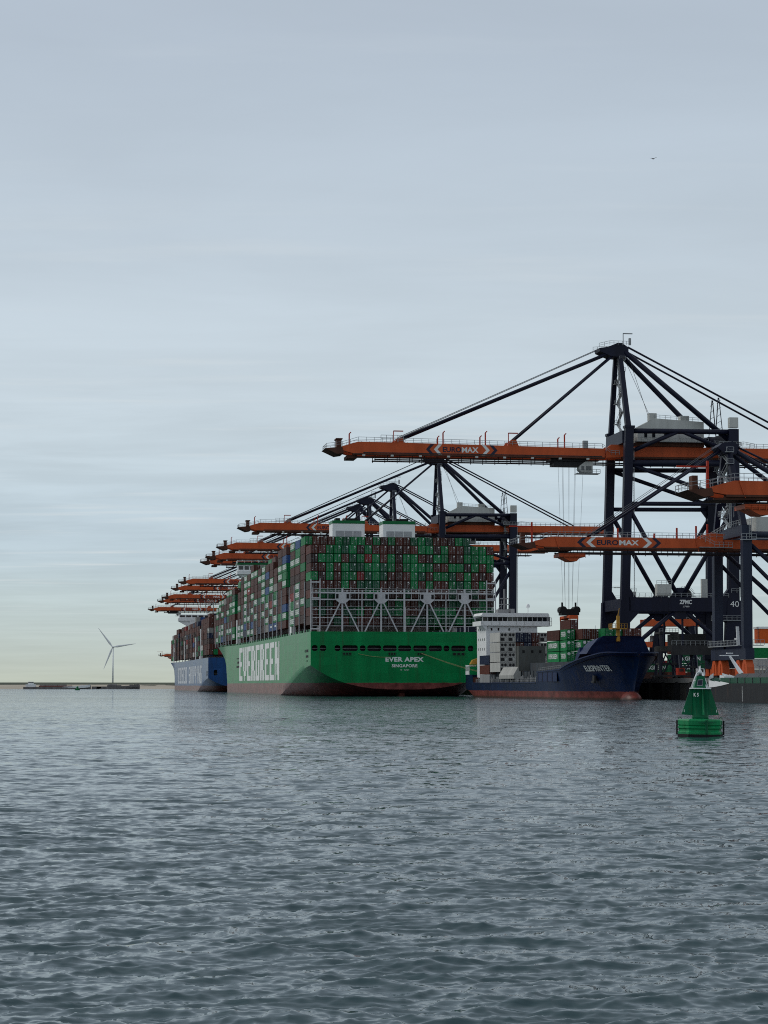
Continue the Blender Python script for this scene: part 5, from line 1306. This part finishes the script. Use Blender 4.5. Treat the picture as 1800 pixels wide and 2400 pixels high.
elb_stack(-9.6, 111.5, 10.1, ['brown', 'dark brown', 'brown'], 'the outer brown stack past the yellow foremast')
# the box on the hook
hx, hy = rail_at(601.9)
put_container(place((hx, hy, 0), QA, (-15.2, 0, 19.7)), QA, 'brown', 'brown container hanging from the orange spreader above the feeder ship', None)

# mooring lines of the green ship
for i, (a, b) in enumerate((((-1.0 + 6.4, -.3, 14.2), (52.5, 668, 5.6)), ((5.8, -.3, 14.2), (54, 660, 5.6)), ((-15.5, -.3, 14.0), (-4.5, -.4, 12.9)))):
    p = Vector(place(AP_LOC, AP_RZ, a)); q = Vector(b) if i < 2 else Vector(place(AP_LOC, AP_RZ, b)); mb = MB(); pr = p
    for j in range(1, 11):
        u = j / 10; c = p.lerp(q, u) - Vector((0, 0, math.sin(math.pi * u) * (2.2 if i < 2 else .4))); mb.tube(pr, c, .07, n=5); pr = c
    o = mb.build('mooring_line', [M_MOOR])
    tag(o, ['upper yellowish mooring line from the green transom towards the quay', 'lower yellowish mooring line from the green transom towards the quay', 'slack yellowish line along the left of the green transom'][i], 'mooring line', 'mooring lines of the green ship')

# ------------------------------------------------------------------ inland barges
def barge(name, loc, rz, L, half, zg, mats, label, wheelhouse=True, mast=True):
    t = empty(name, loc, rz); tag(t, label, 'barge')
    hullm, trim, coam, hatch = mats
    def P(n_, mb, m, parent=t, smooth=False): return mb.build(n_, m if isinstance(m, list) else [m], parent, smooth)
    ss = [0, 2, 5] + [L * f for f in (.1, .3, .5, .7, .85)] + [L - d for d in (12, 10, 8, 6, 4, 2.5, 1.2, .4, 0)]
    mb = MB(); k = 5
    for sg in (-1, 1):
        o = len(mb.v)
        for s in ss:
            d = L - s; f = min(1, max(.02, (d / 12)) ** .55) if d < 12 else 1
            f2 = min(1, max(.02, (max(0, d - 2) / 13)) ** .7) if d < 15 else 1
            sh = zg + (1.5 * (1 - d / 14) ** 2 if d < 14 else 0)
            for j in range(k): u = j / (k - 1); mb.v.append((sg * half * (f2 + (f - f2) * u), s, -1 + (sh + 1) * u))
        for a in range(len(ss) - 1):
            for b in range(k - 1): i = o + a * k + b; mb.f.append((i, i + 1, i + k + 1, i + k)); mb.m.append(0)
    mb.add([(-half, 0, -1), (half, 0, -1), (half, 0, zg), (-half, 0, zg)], [(0, 1, 2, 3)])
    P('hull', mb, hullm, smooth=True)
    dk = MB()
    for a, b in zip(ss[:-1], ss[1:]):
        fa = half * (min(1, max(.02, (L - a) / 12) ** .55) if L - a < 12 else 1); fb_ = half * (min(1, max(.02, (L - b) / 12) ** .55) if L - b < 12 else 1)
        za = zg - .2 + (1.5 * (1 - (L - a) / 14) ** 2 if L - a < 14 else 0); zb = zg - .2 + (1.5 * (1 - (L - b) / 14) ** 2 if L - b < 14 else 0)
        dk.add([(-fa, a, za), (fa, a, za), (fb_, b, zb), (-fb_, b, zb)], [(0, 1, 2, 3)])
    P('deck', dk, coam)
    wb = MB()
    for sg in (-1, 1):
        d1 = 14
        pts = []
        for d in (26, 20, 16, 12, 9, 6, 4, 2, .5):
            f = half * min(1, max(.02, (d / 12)) ** .55); pts.append((sg * (f + .05), L - d, zg + (1.5 * (1 - d / 14) ** 2 if d < 14 else 0), 1.0 * max(0, 1 - d / 26) ** .8))
        for (x0, y0, z0, h0), (x1, y1, z1, h1) in zip(pts[:-1], pts[1:]):
            wb.add([(x0, y0, z0 - .05 - h0 * 1.5), (x1, y1, z1 - .05 - h1 * 1.5), (x1, y1, z1 + .2 + h1 * .8), (x0, y0, z0 + .05 + h0 * .8)], [(0, 1, 2, 3)])
    P('bow_bulwark', wb, trim)
    co = MB(); co.bb(-half + .9, half - .9, 14, L - 17, zg - .3, zg + 1.25); c = P('hold_coaming', co, coam)
    for i in range(int((L - 34) / 5)):
        P('coaming_stay', MB().bb(-half + .78, -half + .9, 16 + i * 5, 16.25 + i * 5, zg - .2, zg + 1.2), hatch, c)
    for i in range(int((L - 36) / 8)):
        y = 15 + i * 8; P('hatch_cover', MB().prism([(-half + 1, zg + 1.25), (half - 1, zg + 1.25), (half - 1.8, zg + 2.1), (-half + 1.8, zg + 2.1)], y, y + 7.8), hatch)
    wl_ = MB(); wl_.bb(-1.4, 1.4, L - 9.5, L - 6.5, zg + .2, zg + 1.6); wl_.bb(-.9, -.2, L - 5.5, L - 4.6, zg + .8, zg + 1.9); wl_.bb(.2, .9, L - 5.5, L - 4.6, zg + .8, zg + 1.9); P('windlass', wl_, trim)
    if wheelhouse:
        w = MB(); w.bb(-half + 1.2, half - 1.2, 2, 11, zg - .2, zg + 2.4); w.bb(-2.2, 2.2, 4, 9, zg + 2.4, zg + 4.8); wh = P('wheelhouse', w, trim)
        P('window', MB().bb(-2.26, 2.26, 4.3, 9.06, zg + 3.4, zg + 4.3), M_GLASS, wh)
    if mast:
        m_ = MB(); m_.beam((-2.4, L - 24.5, zg + 2.1), (-4.2, L - 22, zg + 6.0), .7, .7, 0, .35, .35); m_.bb(-6.4, -2.2, L - 22.2, L - 21.8, zg + 6.0, zg + 6.2); m_.bb(-4.9, -3.5, L - 22.3, L - 21.7, zg + 6.5, zg + 6.7); P('bow_mast', m_, trim)
    return t
M_BHULL = paint('barge_hull_grey', (0.012, 0.013, 0.016), 0.6, .3, rust=.2)
M_BGREEN = paint('barge_green', (0.010, 0.075, 0.042), .5, .2, rust=.2)
M_BHATCH = paint('barge_hatch', (0.055, 0.06, 0.066), .6, .15)
Yb = 372.0
bg_ = barge('inland_barge', place((144.2 - .154 * Yb, Yb, 0), QA, (5.7, 0, 0)), QA, 105, 5.7, 4.1, (M_BHULL, M_WHITE, M_BGREEN, M_BHATCH), 'dark grey inland barge with white bow and green coaming beside the quay')
dmk = MB()
for i in range(16): dmk.bb(-5.76, -5.7, 70.0, 70.35, .3 + i * .2, .38 + i * .2)
dmk.build('draught_mark', [M_LETTER_W], bg_)
M_BH2 = paint('far_barge_hull', (0.17, 0.16, 0.155), 0.6, .3, rust=.2)
M_BRED = paint('far_barge_red', (0.20, 0.09, 0.075), 0.6, .2)
barge('inland_barge', (-330, 1900, 0), R(-84), 61, 5.7, 2.0, (M_BH2, M_WHITE, M_BRED, M_BH2), 'low barge with white wheelhouse lying before the far beach', True, False)
barge('inland_barge', (-270, 1918, 0), R(-84), 44, 5.7, 2.4, (M_BH2, M_BH2, M_BH2, M_BH2), 'low dark barge under the wind turbine before the far beach', False, False)

# ------------------------------------------------------------------ buoys
def buoy(x, y):
    t = empty('harbour_buoy', (x, y, 0)); tag(t, 'large green channel buoy marked K5 floating in the foreground', 'buoy')
    MG = paint('buoy_green', (0.004, 0.21, 0.070), .4, .3, scale=2.2, rust=.25); MGD = paint('buoy_green_deep', (0.005, 0.13, 0.056), .45, .3, scale=2.2, rust=.25)
    def P(n_, mb, m, parent=t, smooth=False): return mb.build(n_, m if isinstance(m, list) else [m], parent, smooth)
    fl = MB().lathe([(1.5, -.5), (1.68, -.3), (1.70, .10), (1.70, .34), (1.60, .44), (1.60, .56), (1.70, .64), (1.70, .76), (1.62, .82), (1.70, .9), (1.70, 1.22), (1.63, 1.31), (.8, 1.36)], n=8)
    f = P('float', fl, MG)
    f.rotation_euler = (0, 0, R(6))
    P('waterline_band', MB().lathe([(1.69, -.3), (1.725, -.25), (1.725, .17), (1.69, .2)], n=8), M_BLACK, f)
    for a in (0, 90, 180):
        a_ = R(a); c, s = math.cos(a_), math.sin(a_)
        P('rubber_fender', MB().box((1.74 * c, 1.74 * s, .68), (.10, .2, 1.1), 0, a_), M_BLACK)
        h = MB()
        for i in range(6):
            b0, b1 = math.pi * i / 6, math.pi * (i + 1) / 6
            h.tube((1.52 * c + .12 * math.cos(b0) * c, 1.52 * s + .12 * math.cos(b0) * s, 1.33 + .14 * math.sin(b0)), (1.52 * c + .12 * math.cos(b1) * c, 1.52 * s + .12 * math.cos(b1) * s, 1.33 + .14 * math.sin(b1)), .03, n=6)
        P('lifting_eye', h, MGD)
    P('float_rib', MB().bb(.12, .2, -1.76, -1.68, .2, 1.28).bb(.24, .30, -1.76, -1.68, .2, 1.28), MGD)
    P('float_rib', MB().prism([(-.55, 1.10), (.1, 1.16), (.1, 1.02)], -1.745, -1.68).prism([(1.0, 1.10), (.3, 1.16), (.3, 1.02)], -1.745, -1.68), MGD)
    P('tower', MB().lathe([(.64, 1.3), (.62, 1.5), (.62, 3.6), (.66, 3.62), (.66, 3.68)], n=32), MGD, smooth=True)
    for a in (0, 90, 180, 270):
        a_ = R(a + 4); c, s = math.cos(a_), math.sin(a_)
        fn = MB(); q = [(.6, 1.62), (1.42, 1.66), (1.40, 1.72), (.78, 3.62), (.6, 3.64)]; nx, ny = -s * .025, c * .025
        fn.add([(r * c + nx, r * s + ny, z) for r, z in q] + [(r * c - nx, r * s - ny, z) for r, z in q], [(0, 1, 2, 3, 4), (9, 8, 7, 6, 5)] + [(i, (i + 1) % 5, 5 + (i + 1) % 5, 5 + i) for i in range(5)])
        fo = P('daymark_fin', fn, MGD)
        P('fin_slot', MB().box((1.22 * c - ny * 0, 1.22 * s - .04 * abs(c), 1.95), (.05, .03, .2)), M_LETTER_W, fo)
    P('top_plate', MB().lathe([(.80, 3.62), (.82, 3.66), (.80, 3.70)], n=32), M_WHITE, smooth=True)
    P('light_box', MB().prism([(-.52, 3.7), (.45, 3.7), (.26, 4.62), (-.28, 4.62)], -.4, .45), MGD)
    sp = MB(); sp.prism([(-.33, 3.86), (.1, 3.88), (.14, 4.36), (-.24, 4.34)], -.46, -.42); sp.prism([(-.29, 3.91), (.07, 3.93), (.10, 4.31), (-.21, 4.29)], -.475, -.46, 1)
    P('solar_panel', sp, [M_RAIL, paint('solar_cell', (.02, .025, .045), .25, .1)])
    cg = MB()
    for x, y_ in ((-.74, -.3), (.42, -.42), (.66, .4), (-.5, .5)): cg.tube((x, y_, 3.7), (x * .35 - .02, y_ * .35, 4.82), .048, n=8); cg.tube((x * .35 - .02, y_ * .35, 4.82), (-.02, 0, 5.02), .045, n=8)
    cg.lathe([(.16, 4.8), (.13, 5.0), (.05, 5.1), (.035, 5.38)], (-.02, 0, 0), 12); cg.tube((-.56, -.3, 4.25), (.4, -.35, 4.25), .02, n=6)
    P('lantern_cage', cg, M_WHITE, smooth=True)
    P('lantern', MB().lathe([(.11, 4.6), (.13, 4.65), (.13, 4.78), (.08, 4.82)], (-.02, 0, 0), 14), M_GLASS, smooth=True)
    tx = MB(); put_text(tx, 'K5', (0, 0, 3.18), (1, 0, 0), (0, 0, 1), .44, .28, 0, .03, 1.5)
    for i, v in enumerate(tx.v):
        a = (v[0] - .42) / .62; tx.v[i] = (.628 * math.sin(a), -.628 * math.cos(a), v[2])
    P('lettering', tx, M_LETTER_W)
    return t
b_ = buoy((1637 - 900) / 4846 * 152, 152); b_.scale = (.98, .98, .955)
b_.rotation_euler = (0, R(.8), R(0))
fb_ = empty('small_buoy', ((184 - 900) / 4846 * 1500, 1500, 0)); tag(fb_, 'tiny green buoy floating before the far barges', 'buoy')
MB().lathe([(1.7, -.4), (1.9, 0), (1.9, .8), (1.6, 1.0), (.9, 1.05)], n=16).build('float', [M_GREEN], fb_); MB().lathe([(.9, 1.0), (.7, 2.4), (.2, 2.9)], n=12).build('top', [M_GREEN], fb_)

# ------------------------------------------------------------------ yard behind the quay
M_REDC = paint('yard_red', (.25, .045, .03), .5, .2, rust=.2)
def yard_crane(px, Y, span, z1, label):
    t = empty('yard_crane', ((px - 900) / 4846 * Y, Y, QZ), QA * .4); tag(t, label, 'yard crane', 'stacking cranes in the yard')
    def P(n_, mb, m, parent=t, smooth=False): return mb.build(n_, m if isinstance(m, list) else [m], parent, smooth)
    h = z1 - QZ
    for v in (-4, 4): P('girder', MB().bb(-4, span + 4, v - .8, v + .8, h - 2.4, h), M_ORANGE)
    for u in (2.2, span - 2.2):
        for v in (-5.5, 5.5): P('leg', MB().beam((u + (2.4 if u > span / 2 else -2.4), v, .8), (u, v * .75, h - 2.4), 1.9, 1.4), M_NAVY)
        P('leg_tie', MB().bb(u - 1.6, u + 1.6, -5, 5, h * .45, h * .45 + .9), M_NAVY); P('sill_beam', MB().bb(u - 2.8, u + 2.8, -7, 7, .5, 1.6), M_NAVY)
        P('leg_brace', MB().beam((u - 2, -5.6, 1.6), (u + 2, -5.2, h * .6), .35, .35).beam((u + 2, -5.6, 1.6), (u - 2, -5.2, h * .6), .35, .35), M_NAVY)
    for u, w in ((1, 3.6), (span - 7, 5.2)):
        P('winch_house', MB().bb(u, u + w, -3, 3, h, h + 2.8).bb(u - .6, u + w + .8, -3.6, 3.6, h - .05, h + .25), M_DARKSTEEL)
        P('railing', MB().rail([(u - 2, -4.6, h), (u + w + 3, -4.6, h)], 1.2, 1.1, .1), M_RAIL)
    return t
yard_crane(1532, 720, 15, 26.5, 'orange and navy yard crane seen under the portal of the tallest crane')
yard_crane(1520, 930, 26, 23, 'farther orange yard crane seen through the legs of the nearer one')
GY = 'containers stacked in the yard'
def yard_box(px, Y, tiers_, where, rz=None, texts=()):
    x = (px - 900) / 4846 * Y; rz = QA + R(90) if rz is None else rz
    for i, c in enumerate(tiers_):
        lv = 'top' if i == len(tiers_) - 1 else ('bottom' if i == 0 else ORD[i + 1])
        o = put_container((x, Y, QZ + i * 2.9), rz, c, f"{c} container, {lv} one of {where}", GY)
        if i in texts:
            mb = MB(); put_text(mb, 'EVERGREEN', (-CW / 2 - .035, 0, 1.5), (0, -1, 0), (0, 0, 1), 9.2, 1.35, 0, .02)
            mb.build('lettering', [M_LETTER_W], o); 
yard_box(1606, 690, ['brown', 'dark green', 'dark green', 'brown'], 'the lettered yard stack behind the buoy top', None, (1, 2))
yard_box(1525, 700, ['dark brown', 'dark green'], 'the yard stack just past the feeder bow', None, (1,))
yard_box(1650, 730, ['brown', 'brown', 'dark brown'], 'the yard stack behind the orange bogies')
yard_box(1796, 560, ['grey', 'white', 'green'], 'the yard stack at the right frame edge')
yard_box(1560, 850, ['red', 'brown', 'red'], 'the reddish far yard stack under the yard crane')
def light_mast(px, Y, z, label):
    t = empty('light_mast', ((px - 900) / 4846 * Y, Y, QZ)); tag(t, label, 'light mast', 'light masts in the yard'); h = z - QZ
    MB().tube((0, 0, 0), (0, 0, h), .38, .2, 8).build('pole', [M_RAIL], t)
    MB().bb(-3.2, 3.2, -.1, .1, h, h + .2).build('cross_arm', [M_RAIL], t)
    for x in (-2.6, -1.4, 1.4, 2.6): MB().box((x, -.2, h - .05), (1.0, .5, .35)).build('lamp', [M_HOUSE], t)
light_mast(1433, 760, 39.5, 'tall yard light mast seen between the water side crane legs')
light_mast(1600, 1000, 36, 'tall yard light mast behind the cable reel')
def trestle(px, Y, h, label):
    t = empty('steel_trestle', ((px - 900) / 4846 * Y, Y, QZ), QA); tag(t, label, 'trestle', 'steel trestles on the quay')
    for u in (-2.2, 2.2):
        for v in (-2, 2): MB().beam((u * 1.35, v * 1.3, 0), (u, v, h), .8, .8).build('leg', [M_NAVY], t)
        MB().beam((u * 1.2, -2.2, 1), (u, 2, h - 1), .4, .4).build('brace', [M_NAVY], t)
    for z in (h * .35, h * .7, h): MB().bb(-3, 3, -2.6, 2.6, z - .3, z + .3).build('deck', [M_DARKSTEEL], t)
    MB().beam((-2.9, -2.7, .5), (2.4, -2.2, h * .7), .35, .35).build('brace', [M_NAVY], t); MB().beam((2.9, -2.7, .5), (-2.4, -2.2, h * .7), .35, .35).build('brace', [M_NAVY], t)
    MB().rail([(-3, -2.6, h + .3), (3, -2.6, h + .3)], 1.1, 1, .09).build('railing', [M_RAIL], t)
trestle(1562, 640, 14.5, 'dark braced steel trestle on the quay right of the feeder bow')
trestle(1606, 655, 12.0, 'dark braced steel trestle on the quay above the buoy lantern')
def terminal_tractor(px, Y, label, col):
    t = empty('terminal_tractor', ((px - 900) / 4846 * Y, Y, QZ), QA); tag(t, label, 'tractor', 'vehicles on the quay')
    def P(n_, mb, m, parent=t, smooth=False): return mb.build(n_, m if isinstance(m, list) else [m], parent, smooth)
    P('chassis', MB().bb(-6, 3, -1.2, 1.2, .8, 1.25), M_DARKSTEEL)
    cab = P('cab', MB().prism([(1.2, 1.25), (3.2, 1.25), (3.2, 2.1), (2.9, 3.2), (1.2, 3.2)], -1.2, 1.2), col); P('window', MB().bb(1.5, 2.7, -1.23, 1.23, 2.2, 3.0), M_GLASS, cab)
    for u in (-5, -3.6, 2.2):
        for v in (-1.05, 1.05): P('wheel', MB().tube((u, v - .18, .55), (u, v + .18, .55), .55, n=12), M_BLACK)
terminal_tractor(1575, 566, 'red and white terminal tractor on the quay beside the feeder bow', M_RED)
terminal_tractor(1622, 585, 'white terminal tractor on the quay left of the orange bogies', M_WHITE)

# ------------------------------------------------------------------ bird
def bird():
    Y = 300.0; t = empty('bird', ((1540 - 900) / 4846 * Y, Y * .995, 3.75 + (1605.5 - 363) / 4846 * Y * 1.002), R(25)); tag(t, 'lone dark gull gliding high in the grey sky', 'bird')
    M = paint('gull_dark', (.03, .03, .033), .8, .2); mb = MB()
    secs = [(-.30, .01, .0), (-.2, .04, .02), (-.02, .075, .0), (.14, .06, .0), (.22, .045, .03), (.29, .012, .01)]
    for y, r, dz in secs:
        for i in range(8): a = 2 * math.pi * i / 8; mb.v.append((r * math.cos(a), y, r * math.sin(a) + dz))
    for j in range(5):
        for i in range(8): mb.f.append((j * 8 + i, j * 8 + (i + 1) % 8, (j + 1) * 8 + (i + 1) % 8, (j + 1) * 8 + i)); mb.m.append(0)
    for sg, up in ((-1, -.02), (1, .2)):
        P_ = [(0.04, .10, 0), (.30, .15, .10 + up * .6), (.58, .02, .06 + up * 1.1), (.56, -.03, .055 + up * 1.1), (.28, -.02, .095 + up * .6), (.04, -.12, 0)]
        mb.add([(sg * x, y, z) for x, y, z in P_] + [(sg * x, y, z - .018) for x, y, z in P_], [(0, 1, 4, 5), (1, 2, 3, 4), (11, 10, 7, 6), (10, 9, 8, 7)] + [(i, (i + 1) % 6, 6 + (i + 1) % 6, 6 + i) for i in range(6)])
    mb.build('body', [M], t, True)
bird()
print('containers built one by one:', N_CONT[0])
